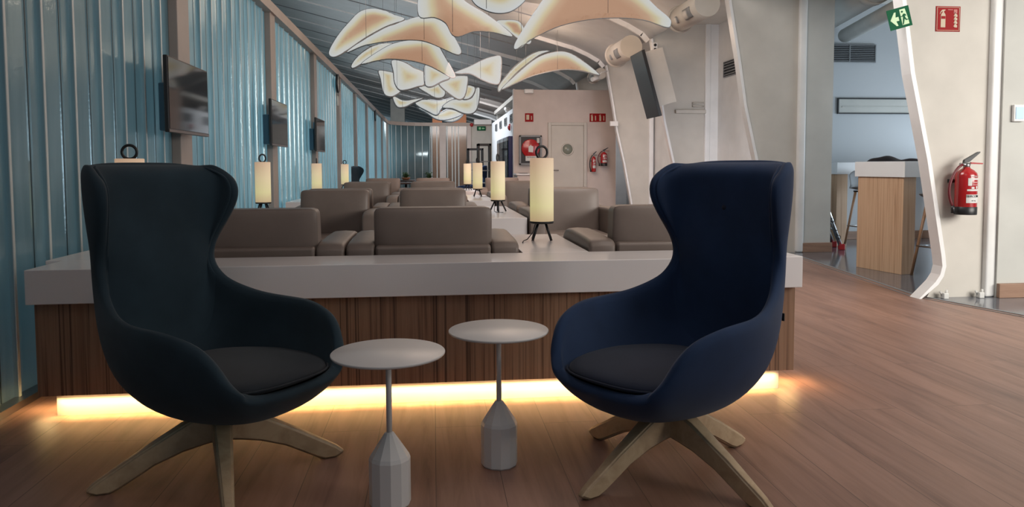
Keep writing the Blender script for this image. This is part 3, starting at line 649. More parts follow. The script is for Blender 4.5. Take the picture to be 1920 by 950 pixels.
# end panel faces the corridor (-x side): local -y points to the corridor
d = Vector((4.724-4.609, 6.908-7.52)); ang = math.atan2(d.y, d.x)
midp = Vector(((4.609+4.724)/2, (6.908+7.52)/2))
bar_table((midp.x+.0, midp.y, 0), ang, 2.4, 'tall bar table with white top and veneer end panel in the bay')
bar_table((5.50, 9.80, 0), math.radians(-88), 2.2, 'second white-topped bar table farther back in the bay')
def stool(label, loc, rz, first=None):
    if first: return dup(first, loc, rz, label)
    root = thing('bar_stool', label, 'stool', loc, rz, group='grey shell bar stools in the bay')
    rows = []
    for v in range(9):
        a = v/8; row = []
        for u in range(-6, 7):
            s_ = u/6
            if a < .5:
                f = .20-.4*(a/.5)*.95; z = .78+.05*abs(s_)**3
            else:
                b_ = (a-.5)/.5; f = -.18-.07*b_; z = .79+.26*b_ - .06*abs(s_)**2*b_
            wv = .21*(1-.12*abs(a-.5)); row.append((s_*wv, f+.07*abs(s_)**2*(a > .5), z))
        rows.append(row)
    t = MB(); t.grid(rows); mods(obj('seat_shell', t, new_mat('stool_grey', (.16, .17, .18), .5), root), solid=.012, sub=1)
    t = MB(); t.box(-.15, .15, -.15, .15, .755, .775, .004); obj('seat_plate', t, M_dark, root)
    for sx in (-1, 1):
        for sy in (-1, 1):
            t = MB(); t.tube([(sx*.13, sy*.13, .765), (sx*.22, sy*.22, 0)], [.017, .013], 12); obj('leg', t, M_oakleg, root)
    t = MB(); q = .195; t.tube([(-q, -q, .30), (q, -q, .30), (q, q, .30), (-q, q, .30)], .008, 8, closed=True); obj('footrest', t, M_chrome, root)
    return root
st = stool('grey shell bar stool right of the bar table end panel', (5.08, 6.72, 0), math.radians(15))
stool('grey shell bar stool left of the bar table, partly hidden behind its end', (5.76, 9.10, 0), math.radians(185), st)
stool('grey shell bar stool behind the nearest rib, beyond the first stool', (5.75, 6.85, 0), math.radians(15), st)
# black garments on the bar top
t = MB(); rows = []
for i in range(15):
    u = i/14; row = []
    for k in range(9):
        a = PI*k/8; hh = .045*math.sin(u*PI)**.5*(1+.5*math.sin(7*u)+.3*math.sin(17*u+1)); ww = .10*(math.sin(u*PI)**.4)
        row.append((-.30+.6*u, -math.cos(a)*ww, max(.0, math.sin(a)*hh)+.001))
    rows.append(row)
t.grid(rows); g_ = obj('black_jacket', t, M_black_fab); mods(g_, sub=1); g_.location = (4.85, 7.25, 1.152); g_.rotation_euler = (0, 0, ang+.35)
tag(g_, 'crumpled black jacket lying on top of the bar table', 'jacket')
# ladder foot
ld = thing('step_ladder', 'folded aluminium step ladder with a red foot leaning in the bay', 'ladder', (5.34, 9.06, 0))
ld.rotation_euler = (0, 0, math.radians(-8))
L0 = Vector((.0, 0, .03)); L1 = Vector((-.34, .06, 1.0))
for s_ in (0, .34):
    t = MB(); t.tube([L0+Vector((s_*.1, s_, 0)), L1+Vector((s_*.1, s_, 0))], .028, 8); obj('rail', t, M_chrome, ld)
    t = MB(); t.box(-.035+s_*.1, .04+s_*.1, -.03+s_, .03+s_, 0, .08, .008); obj('rubber_foot', t, M_red, ld)
for k in range(1, 4):
    p = L0.lerp(L1, k/4); t = MB(); t.tube([p, p+Vector((.034, .34, 0))], .018, 8); obj('rung', t, M_chrome, ld)
for k, ch in enumerate('OLOPA'):
    q = text_mb(ch, .085, .002); p = L0.lerp(L1, .14+.115*k); xform(q, Matrix.Translation(p+Vector((0, -.03, 0))) @ Matrix.Rotation(math.radians(-18), 4, 'Y') @ RX90); obj('letter', q, M_blackplastic, ld)

# ------------------------------------------------------------------ planter counters
def counter(name, label, x0, x1, y0, y1, group=None, zt=.676, zb=.524, plinth=.105, inset=.04):
    root = thing(name, label, 'counter', ((x0+x1)/2, (y0+y1)/2, 0), group=group); a = (x1-x0)/2; b = (y1-y0)/2
    t = MB(); t.box(-a, a, -b, b, zb, zt, .003); obj('countertop', t, M_solid, root)
    t = MB(); t.box(-a+inset*.4, a-inset*.4, -b+inset, b-inset, plinth, zb, .002); obj('veneer_body', t, M_zebra, root)
    t = MB(); t.box(-a+.07, a-.07, -b+.09, b-.09, 0, plinth); obj('plinth', t, M_white, root)
    return root
front = counter('planter_counter', 'long white-topped front counter with dark striped veneer behind the wing chairs', -1.77, 1.785, 3.36, 3.70)
t = MB(); t.box(-1.68, 1.70, 3.425-3.53, 3.435-3.53, .100, .1045); led = obj('led_strip', t, M_led, front)
led.location = (-.0075, 0, 0)
area('led_light', (0, 3.428, .098), (0, 3.437, 0), 3.40, .014, 10, (1.0, .58, .22), 1.6)
area('led_light', (1.738, 3.55, .097), (1.75, 3.55, 0), .014, .25, 1.8, (1.0, .60, .24))
area('led_light', (-1.72, 3.55, .097), (-1.73, 3.55, 0), .014, .25, 1.2, (1.0, .66, .28))
G = 'white counters between the armchair groups'
bl = [(4.70, 0), (6.2, 8.05), (9.45, 11.3), (12.7, 14.6)]
pos = ['joining the front counter', 'second from the front', 'third from the front', 'farthest']
for (xa, xb, side) in ((.455, .80, 'centre'), (-1.85, -1.42, 'left')):
    for k in range(4):
        y0, y1 = (3.70, 4.70) if k == 0 else bl[k]
        counter('planter_counter', 'white %s counter block, %s' % (side, pos[k]), xa, xb, y0, y1, G)

# ------------------------------------------------------------------ leather armchairs
def armchair():
    root = thing('leather_armchair', 'x', 'armchair', group='low taupe leather armchairs')
    # local: faces +y, back rail at y=0
    def wn(o): o.modifiers.new('w', 'WEIGHTED_NORMAL'); return o
    t = MB(); t.box(-.298, .298, 0, .16, .16, .715, .02, 3, smooth=True); wn(obj('back_rail', t, M_leather, root))
    for s_ in (-1, 1):
        t = MB()
        base = [(0, .17), (.0, .40), (.0, .66), (.012, .705), (.05, .728), (.20, .735), (.40, .739), (.60, .740), (.71, .731), (.78, .700), (.812, .64), (.82, .50), (.82, .17)]
        loop = []
        for i in range(len(base)-1):
            for q in range(3): loop.append(cr(base[max(i-1, 0)], base[i], base[i+1], base[min(i+2, len(base)-1)], q/3))
        loop.append(base[-1]); rws = []
        for xo, ins in ((-.071, .030), (-.0705, .016), (-.065, .006), (-.054, .0005), (0, -.003), (.054, .0005), (.065, .006), (.0705, .016), (.071, .030)):
            rw = []
            for y_, z_ in loop:
                yy = min(max(y_, ins), .82-ins); rw.append((s_*.372+xo, yy, z_-ins if z_ > .6 else z_))
            rws.append(rw)
        t.grid(rws); t.bm.faces.new([v for v in t.bm.verts][:len(loop)]); nv = len(t.bm.verts); t.bm.verts.ensure_lookup_table()
        t.bm.faces.new([t.bm.verts[i] for i in range(nv-len(loop), nv)])
        b = bmesh.new()
        b.free(); obj('arm', t, M_leather, root)
    t = MB(); t.box(-.298, .298, .165, .80, .36, .52, .035, 4, smooth=True); wn(obj('seat_cushion', t, M_leather, root))
    t = MB(); t.box(-.30, .30, .14, .80, .12, .36, .01); obj('seat_base', t, M_leather, root)
    t = MB(); b = bmesh.new(); bmesh.ops.create_cube(b, size=1)
    bmesh.ops.subdivide_edges(b, edges=b.edges, cuts=9, use_grid_fill=True)
    for v in b.verts:
        x, y, z = v.co*2
        y *= 1-.22*abs(x)**8-.18*max(0, z)**8+.10*(1-x*x)*(1-z*z)
        v.co = Vector((x*.305, .13+y*.085-.03*z, .695+z*.212))
    for f in b.faces: f.smooth = True
    t._merge(b); mods(obj('back_cushion', t, M_leather, root), sub=1)
    t = MB()
    for sx in (-1, 1):
        for sy in (.1, .72): t.cyl((sx*.34, sy, 0), (sx*.34, sy, .17), .02, .025, 12)
    obj('legs', t, M_dark, root)
    return root
ac = armchair(); first = True
cols = [(-.895, 'left column'), (0.0, 'middle column'), (1.26, 'right column')]
for g_, (yb, yf) in enumerate(((3.76, 6.98), (7.16, 10.22), (10.4, 13.5))):
    gn = ['first', 'second', 'third'][g_]
    for cx, cn in cols:
        for kind, y, rz in (('away', yb, 0), ('toward', yf, PI)):
            lab = 'taupe leather armchair in the %s, %s' % (cn, {('away', 0): 'nearest row, seen from behind', ('toward', 0): 'second row, facing the camera', ('away', 1): 'third row, seen from behind', ('toward', 1): 'fourth row, facing the camera', ('away', 2): 'fifth row, seen from behind', ('toward', 2): 'last row, facing the camera'}[(kind, g_)])
            if first: ac.location = (cx, y, 0); ac.rotation_euler = (0, 0, rz); ac['label'] = lab; first = False
            else: dup(ac, (cx, y, 0), rz, lab)

# ------------------------------------------------------------------ table lamps
def table_lamp():
    root = thing('table_lamp', 'x', 'lamp', group='cylindrical table lamps on black tripod feet')
    t = MB(); t.lathe([(.066, .115), (.070, .118), (.070, .488), (.066, .490), (.0655, .486), (.0655, .119), (.066, .115)], seg=40); obj('lamp_shade', t, M_shade, root)
    t = MB(); t.lathe([(0, .104), (.066, .104), (.071, .108), (.071, .118), (.0, .118)], seg=36); obj('base_disc', t, M_dark, root)
    for k in range(4):
        a = 2*PI*k/4+.35; t = MB(); t.tube([(.030*math.cos(a), .030*math.sin(a), .108), (.078*math.cos(a), .078*math.sin(a), .006)], [.0075, .0075], 10); obj('leg', t, M_dark, root)
    t = MB(); t.lathe([(0, .478), (.064, .478), (.064, .484), (0, .484)], seg=30); obj('top_disc', t, M_ash, root)
    t = MB(); t.tube([(.036*math.cos(a), 0, .524+.036*math.sin(a)) for a in [2*PI*i/28 for i in range(28)]], .0075, 8, closed=True); obj('carry_ring', t, M_dark, root)
    t = MB(); t.tube([(-.03, .02, .11), (-.05, .02, .05), (-.09, .01, .012), (-.13, -.02, .006), (-.17, -.10, .006)], .003, 6); obj('power_cord', t, M_dark, root)
    return root
tl = table_lamp(); LZ = .676
spots = [(.640, 4.28, .3, 'largest cylindrical table lamp, on the counter arm beside the front armchairs'),
         (.625, 7.05, 1.2, 'cylindrical table lamp on the second centre counter block'),
         (.645, 10.6, 2.0, 'cylindrical table lamp on the third centre counter block'),
         (.63, 13.4, .8, 'smallest cylindrical table lamp, on the farthest centre counter'),
         (-1.575, 4.02, .1, 'table lamp mostly hidden behind the left wing chair, ring showing'),
         (-1.57, 7.0, .9, 'cylindrical table lamp on the second left counter by the glass wall'),
         (-1.62, 10.5, 1.7, 'cylindrical table lamp on the third left counter by the glass wall'),
         (-1.62, 13.8, 2.6, 'farthest left table lamp by the glass wall')]
for i, (x, y, rz, lab) in enumerate(spots):
    if i == 0: tl.location = (x, y, LZ); tl.rotation_euler = (0, 0, rz); tl['label'] = lab
    else: dup(tl, (x, y, LZ), rz, lab)

# ------------------------------------------------------------------ wing chairs
ST = [((.392, .383), (.378, .20, .405)), ((.36, .33), (.355, .235, .45)), ((.30, .29), (.33, .262, .51)), ((.2, .26), (.27, .288, .572)), ((.08, .243), (.15, .315, .605)), ((-.05, .24), (.02, .322, .610)),
      ((-.18, .256), (-.10, .305, .618)), ((-.28, .31), (-.19, .279, .640)), ((-.358, .41), (-.27, .250, .675)), ((-.405, .54), (-.32, .230, .730)), ((-.428, .68), (-.33, .226, .783)),
      ((-.440, .80), (-.305, .232, .845)), ((-.448, .92), (-.26, .252, .915)), ((-.452, 1.02), (-.222, .268, .99)), ((-.450, 1.085), (-.225, .27, 1.050)), ((-.442, 1.115), (-.27, .262, 1.090)), ((-.43, 1.128), (-.345, .235, 1.118))]
def stations(sub=2):
    flat = [(*P, *R) for P, R in ST]; out = []
    for i in range(len(flat)-1):
        p0 = flat[max(i-1, 0)]; p1 = flat[i]; p2 = flat[i+1]; p3 = flat[min(i+2, len(flat)-1)]
        for k in range(sub): out.append((i+k/sub, cr(p0, p1, p2, p3, k/sub)))
    out.append((len(flat)-1, flat[-1])); return out
def shell_rows():
    rows = []; NT = 12
    for kk, (pf, pz, rf, rs, rz) in stations():
        n_ = 2.4+.8*min(1, max(0, (kk-6)/3)); row = []
        for j in range(-NT, NT+1):
            t_ = abs(j)/NT*PI/2; l_ = rs*math.sin(t_)**(2/n_) if j else 0; c_ = 1-max(0, math.cos(t_))**(2/n_)
            if abs(j) == NT: c_ = 1; l_ = rs
            row.append(Vector((pf+(rf-pf)*c_, math.copysign(l_, j) if j else 0, pz+(rz-pz)*c_)))
        rows.append(row)
    return rows
def wing_chair(label, fab, seatfab, base_rot, group=None, button=True):
    root = thing('wing_chair', label, 'armchair', group=group)
    rows = shell_rows()
    t = MB(); t.grid(rows); o = obj('shell', t, fab, root); mods(o, solid=.040, sub=1)
    # piping along the rim
    rim = [r[0] for r in rows[::1]] + rows[-1][1:-1] + [r[-1] for r in rows[::-1]]
    # thick inner back upholstery
    rin = []; NT = 12
    for kk, (pf, pz, rf, rs, rz) in stations():
        if kk < 6.9: continue
        uu = min(1, (kk-6.9)/4); uu = uu*uu*(3-2*uu); pad = .107*uu*(1 if kk < 13.5 else max(0, 1-((kk-13.5)/2.4)**2)); n_ = 2.4+.8*min(1, max(0, (kk-6)/3)); row = []
        for j in range(-NT, NT+1):
            t_ = abs(j)/NT*PI/2; l_ = rs*math.sin(t_)**(2/n_)*(1-.07*min(1, uu*2.5)) if j else 0; c_ = (1-.07*min(1, uu*2.5))*(1-max(0, math.cos(t_))**(2/n_))
            row.append(Vector((pf+(rf-pf)*c_+pad*(1-c_)**1.3, math.copysign(l_, j) if j else 0, pz+(rz-pz)*c_)))
        rin.append(row)
    t = MB(); t.grid(rin); o = obj('inner_back', t, fab, root); mods(o, solid=.012, sub=1)
    # seat cushion
    rows2 = []
    prof = [(0, .440), (.35, .440), (.7, .437), (.88, .430), (.96, .420), (1.0, .403), (.95, .388), (.72, .36)]
    for rr, z in prof:
        row = []
        for k in range(48):
            a = 2*PI*k/48; ca, sa = math.cos(a), math.sin(a)
            A = .370 if ca > 0 else .27; B = .280 if ca > 0 else .280-.04*min(1, -ca*1.6)
            q = (abs(ca)**2.8+abs(sa)**2.8)**(-1/2.8)
            row.append((.025+A*q*ca*max(rr, .001), B*q*sa*max(rr, .001), z-.035*max(0, ca*rr)**2*0 - .02*(1-ca)*.5*rr))
        rows2.append(row)
    t = MB(); t.grid(rows2, closeu=True); cu = obj('seat_cushion', t, seatfab, root); mods(cu, sub=1)
    t = MB(); t.tube([Vector(p)*1.0+Vector((0, 0, .002)) for p in rows2[5]], .004, 6, closed=True); obj('cushion_piping', t, seatfab, cu)
    if button:
        t = MB(); t.lathe([(0, .008), (.010, .006), (.013, 0)], (-.342, 0, .955), 16, rot=Matrix.Rotation(PI/2, 3, 'Y')); obj('button', t, seatfab, root)
    t = MB(); t.box(-.452, -.446, .19, .20, .52, .55, .001); obj('fabric_tag', t, M_dark, root)
    t = MB(); t.lathe([(0, .225), (.07, .225), (.09, .235), (.10, .262), (0, .262)], seg=32); obj('swivel_plate', t, M_dark, root)
    for k in range(4):
        b = bmesh.new()
        out = [(.0, .238), (.07, .236), (.12, .214), (.27, .130), (.41, .044), (.436, .022), (.432, .012), (.405, .0), (.365, .0), (.335, .012), (.22, .078), (.13, .112), (.06, .128), (.0, .138)]
        wd = lambda r_: .036-.018*(r_/.43)
        v0 = [b.verts.new((r_, -wd(r_), z)) for r_, z in out]; v1 = [b.verts.new((r_, wd(r_), z)) for r_, z in out]
        b.faces.new(v0); b.faces.new(v1[::-1]); n_ = len(out)
        for i in range(n_): b.faces.new((v0[i], v1[i], v1[(i+1) % n_], v0[(i+1) % n_]))
        bmesh.ops.recalc_face_normals(b, faces=b.faces)
        bmesh.ops.bevel(b, geom=[e for e in b.edges if abs(e.verts[0].co.y-e.verts[1].co.y) < .02], offset=.009, segments=3, affect='EDGES', clamp_overlap=True)
        for f in b.faces: f.smooth = True
        t = MB(); t._merge(b, Matrix.Rotation(base_rot+k*PI/2, 4, 'Z')); lg = obj('leg', t, M_ash, root)
        mdd = lg.modifiers.new('w', 'WEIGHTED_NORMAL')
    return root
WG = 'high-backed wing chairs'
h1 = math.radians(215); c1 = wing_chair('navy high-backed wing chair at the right on a pale wooden star base', M_navy, M_seat, math.radians(209.5)-h1, WG)
c1.location = (.857, 2.56, 0); c1.rotation_euler = (0, 0, h1)
h2 = math.radians(323); c2 = wing_chair('dark petrol high-backed wing chair at the left on a wooden star base', M_teal, M_seat2, math.radians(17.7)-h2, WG, False)
c2.location = (-.773, 2.71, 0); c2.rotation_euler = (0, 0, h2)
dup(c2, (-1.62, 18.2, 0), math.radians(-25), 'small distant dark wing chair beside the left glass wall')
dup(c1, (.95, 19.3, 0), math.radians(190), 'small distant dark wing chair half hidden by the far table lamps')

# ------------------------------------------------------------------ side tables
def side_table():
    root = thing('side_table', 'x', 'table', group='white pedestal side tables')
    r = .1865
    t = MB(); t.lathe([(0, .496), (r-.03, .497), (r-.004, .502), (r, .506), (r, .510), (r-.002, .512), (0, .512)], seg=72); obj('table_top', t, M_tabwhite, root)
    t = MB(); t.cyl((0, 0, .22), (0, 0, .497), .0095, seg=20); t.cyl((0, 0, .488), (0, 0, .498), .03, seg=20); obj('stem', t, M_tabwhite, root)
    t = MB(); prof = [(0, 0), (.064, 0), (.0685, .006), (.0685, .155), (.064, .167), (.016, .240), (.0105, .243), (0, .243)]
    t.lathe(prof, seg=12, smooth=False); obj('base', t, M_tabwhite, root)
    return root
s_ = side_table(); s_.location = (.238, 2.685, 0); s_['label'] = 'white pedestal side table farther back, by the navy wing chair'
dup(s_, (-.152, 2.405, 0), .1, 'white pedestal side table in front, touching the left chair in view')

# ------------------------------------------------------------------ wall televisions on the left
def tv_left(y0, label, first=None):
    if first: return dup(first, (-1.775, y0, 1.62), 0, label)
    root = thing('wall_television', label, 'television', (-1.775, y0, 1.62), group='black televisions on the left mullions')
    t = MB(); t.box(-.03, .0, 0, .88, -.26, .26, .006); obj('housing', t, M_blackplastic, root)
    t = MB(); t.box(.0, .003, .012, .868, -.235, .248); obj('screen', t, M_blackgloss, root)
    t = MB(); t.box(.0, .003, .0, .88, -.258, -.240); obj('lower_bezel', t, new_mat('bezel_bronze', (.12, .09, .08), .3), root)
    t = MB(); t.box(-.09, -.03, .28, .40, -.2, .2, .004); t.box(-.15, -.08, .24, .40, -.24, .1, .01); obj('mount_plate', t, M_bracket, root)
    t = MB(); t.tube([(-.145, .38, -.1), (-.08, .28, -.1)], .015); obj('swing_arm', t, M_dark, root)
    return root
tv = tv_left(5.2, 'nearest black television on the left glass wall post')
tv_left(8.4, 'second black television along the left glass wall', tv)
tv_left(11.55, 'farthest small black television along the left glass wall', tv)
def clock(y, z, r, label):
    root = thing('wall_clock', label, 'clock', (-1.915, y, z)); R_ = Matrix.Rotation(PI/2, 3, 'Y')
    t = MB(); t.lathe([(0, 0), (r, 0), (r, .04), (r*.88, .045), (r*.86, .03), (0, .03)], (0, 0, 0), 32, rot=R_); obj('case', t, M_dark, root)
    t = MB(); t.lathe([(0, .034), (r*.86, .034), (r*.86, .03)], (0, 0, 0), 32, rot=R_); obj('dial', t, M_greige, root)
    t = MB(); t.box(.036, .038, -.006, .006, 0, r*.6); t.box(.036, .038, 0, r*.4, -.006, .006); obj('hands', t, M_dark, root)
clock(15.2, 2.80, .19, 'round black-rimmed clock high on a left mullion')
clock(24.9, 2.82, .19, 'smaller far round clock high on the left wall')
t = MB(); t.box(-1.915, -1.89, 15.13, 15.3, 2.35, 2.55, .01); tag(obj('wall_control_panel', t, M_greige), 'small grey control box under the first wall clock', 'control box')

# ------------------------------------------------------------------ display hanging on third rib
root = thing('rib_display', 'black upright display screen fixed along the third leaning rib', 'screen', (0, 0, 0))
pA = atY(1203, 94, 11.3); pB = atY(1236, 218, 11.3); L = .68
def lean_box(p, q, y0, y1, o0, o1, e0=0., e1=1.):
    d = (q-p); nrm = Vector((d.z, 0, -d.x)).normalized()*(-1)
    if nrm.x < 0: nrm = -nrm
    a = p+d*e0; b_ = p+d*e1; mb = MB()
    rows = []
    for y in (y0, y1): rows.append([Vector((v.x, y, v.z))+nrm*o for v, o in ((a, o0), (b_, o0), (b_, o1), (a, o1))])
    mb.grid(rows, smooth=False, closeu=True)
    bm = mb.bm; bm.verts.ensure_lookup_table(); bm.faces.new([bm.verts[i] for i in (0, 1, 2, 3)]); bm.faces.new([bm.verts[i] for i in (4, 5, 6, 7)])
    return mb
obj('housing', lean_box(pA, pB, 11.3, 11.3+L, 0.004, .05), M_blackplastic, root)
obj('screen', lean_box(pA, pB, 11.305, 11.3+L-.005, 0, .004, .005, .995), new_mat('matte_screen', (.012, .022, .028), .35), root)
root2 = root
tag(obj('rear_cover', lean_box(pA, pB, 11.42, 12.1, .07, .38, .03, .86), M_cream, root2), 'cream angular rear cover')
obj('mount_bracket', lean_box(pA, pB, 11.5, 11.9, .05, .07, .2, .8), M_dark, root2)
t = MB(); q = atY(1226, 92, 11.9); t.box(q.x-.05, q.x+.05, 11.86, 11.94, q.z-.05, q.z+.10, .006); so = obj('power_socket', t, M_white); tag(so, 'white double socket above the rib display', 'socket')
t = MB(); t.lathe([(0, .012), (.022, .012), (.025, 0)], (q.x+.01, 11.86, q.z+.06), 16, rot=Matrix.Rotation(PI/2, 3, 'X')); t.lathe([(0, .012), (.022, .012), (.025, 0)], (q.x+.01, 11.86, q.z-.01), 16, rot=Matrix.Rotation(PI/2, 3, 'X')); obj('socket_outlet', t, M_dark, so)
# small camera on the fourth rib
q = atY(1117, 147, 15.2); root = thing('security_camera', 'small white spotlight camera hanging at the head of the fourth rib', 'camera', q)
t = MB(); t.cyl((-.09, -.05, -.03), (.05, .03, .03), .045, seg=20); obj('housing', t, M_white, root)
t = MB(); rp = Vector((3.70, 15.31, 3.12))-q; t.tube([(.02, .02, .03), (rp.x*.5, rp.y*.5, rp.z*.8), rp], .012); obj('bracket', t, M_white, root)
q = atY(992, 170, 16.2); t = MB(); t.box(-.10, .10, -.06, .06, -.045, .045, .012); o = obj('emergency_light', t, M_white); o.location = (q.x, 16.24, 2.775); tag(o, 'white emergency light box at the top edge of the pink wall', 'light')
q = atY(1153, 232, 15.3); t = MB(); t.box(-.12, .05, -.03, .03, -.05, .05, .006); o = obj('wall_bracket', t, M_white); o.location = (q.x, 15.25, q.z); tag(o, 'small white bracket fixed to the fourth rib', 'bracket')
t = MB(); t.tube([(4.60, 12.12, 2.12), (4.52, 12.09, 2.12), (4.40, 12.09, 2.12), (4.40, 12.09, 2.17), (4.60, 12.12, 2.18)], .014); o = obj('pipe_bracket', t, M_cream); tag(o, 'small cream pipe hook on the third cream panel', 'hook')

# ------------------------------------------------------------------ far fittings
for k in range(3):
    y = 16.62+.95*k; root = thing('vending_machine', ['dark blue vending machine nearest the pink wall corner', 'dark blue vending machine, middle of three', 'dark blue vending machine, farthest of three'][k], 'vending machine', (1.72, y, 0), group='vending machines along the bright side wall')
    t = MB(); t.box(.0, .108, 0, .88, 0, 1.80, .008); obj('body', t, M_blue, root)
    t = MB(); t.box(-.025, .0, .05, .85, .5, 1.7, .004); obj('glass_front', t, M_blackgloss, root)
    t = MB(); t.box(-.025, .0, .05, .85, 1.70, 1.78, .004); obj('header_panel', t, M_grey, root)
    t = MB(); t.box(-.02, .0, .1, .8, .2, .4, .004); obj('delivery_flap', t, M_blackplastic, root)
def rack(label, loc, w_, h_):
    root = thing('display_rack', label, 'rack', loc)
    t = MB()
    for sx in (0, w_):
        for sy in (0, .35): t.box(sx-.025, sx+.025, sy-.025, sy+.025, 0, h_)
    t.box(-.025, w_+.025, -.025, .025, h_-.05, h_); t.box(-.025, w_+.025, .325, .375, h_-.05, h_)
    obj('frame', t, M_dark, root)
    for z in (.4, .7, 1.0, 1.22):
        if z < h_-.1:
            t = MB(); t.box(0, w_, 0, .35, z, z+.02); obj('shelf', t, M_grey, root)
rack('black open display rack behind the centre table lamps', (1.0, 20.6, 0), .40, 1.62)
rack('taller black display rack close to the vending machines', (1.10, 17.6, 0), .28, 1.66)
# papers on racks
q = Vector((2.0, 33.9, 2.92)); root = thing('exit_sign', 'green lit emergency exit sign on the far end wall', 'sign', (2.25, 33.95, 2.86))
t = MB(); t.box(-.2, .2, -.05, 0, -.1, .1, .01); obj('sign_plate', t, M_signgreen, root); picto(root, [[(-.12, -.05), (-.02, -.05), (-.02, .05), (-.12, .05)], [(.02, 0), (.08, .05), (.08, .02), (.15, .02), (.15, -.02), (.08, -.02), (.08, -.05)]], new_mat('sign_lit', (.3, .6, .3), .5), y=-.052)
t = MB(); t.box(1.9, 2.7, 33.5, 33.95, 3.02, 3.25, .02); tag(obj('air_conditioner', t, M_white), 'pale air conditioning unit above the far exit sign', 'air conditioner')
for (x, y, z, lab) in ((1.8, 33.86, 3.02, 'red alarm beacon on the far top rail'), (1.80, 17.0, 2.02, 'red alarm beacon on the bright side wall corner')):
    t = MB(); t.lathe([(0, .06), (.05, .05), (.08, .02), (.085, 0)], (x, y, z), 20, rot=Matrix.Rotation(PI/2 if y > 30 else -PI/2, 3, 'X' if y > 30 else 'Y')); tag(obj('alarm_beacon', t, M_red), lab, 'alarm')
root = thing('security_camera', 'white dome camera on top of the bright side wall', 'camera', (1.86, 18.0, 2.43)); t = MB(); t.lathe([(0, 0), (.07, 0), (.08, .06), (.06, .11), (0, .13)], seg=20); obj('housing', t, M_white, root); t = MB(); t.cyl((.0, -.03, .08), (-.09, -.09, .09), .04); obj('lens_tube', t, M_white, root)
# low dark tables with plants far back
for k, (x, y, lab) in enumerate(((-.85, 17.6, 'low dark round table beside the distant wing chair'), (-.75, 20.6, 'low dark round table with a small plant, farther back'), (-.1, 19.6, 'low dark round table with a small plant, right of the other'))):
    root = thing('low_table', lab, 'table', (x, y, 0)); t = MB(); t.lathe([(0, .70), (.36, .70), (.38, .72), (.38, .74), (0, .74)], seg=32); obj('table_top', t, new_mat('dark_brown_top', (.07, .05, .045), .4), root)
    t = MB(); t.lathe([(0, 0), (.22, 0), (.22, .02), (.03, .04), (.03, .70), (0, .70)], seg=20); obj('pedestal', t, M_dark, root)
for k, (x, y, lab) in enumerate(((-.75, 20.6, 'small green plant in a bowl on the farther dark table'), (-.1, 19.6, 'small green plant in a bowl on the right dark table'))):
    root = thing('potted_plant', lab, 'plant', (x, y, .742)); t = MB(); t.lathe([(0, 0), (.08, 0), (.13, .07), (.12, .07), (0, .05)], seg=20); obj('bowl', t, M_terra, root)
    t = MB()
    for i in range(26):
        a = random.random()*2*PI; r_ = .05+.12*random.random(); z = .10+.12*random.random()
        t.tube([(.02*math.cos(a), .02*math.sin(a), .05), (r_*.6*math.cos(a), r_*.6*math.sin(a), z), (r_*math.cos(a), r_*math.sin(a), z*.9)], [.004, .014, .002], 5)
    obj('foliage', t, M_foliage, root)

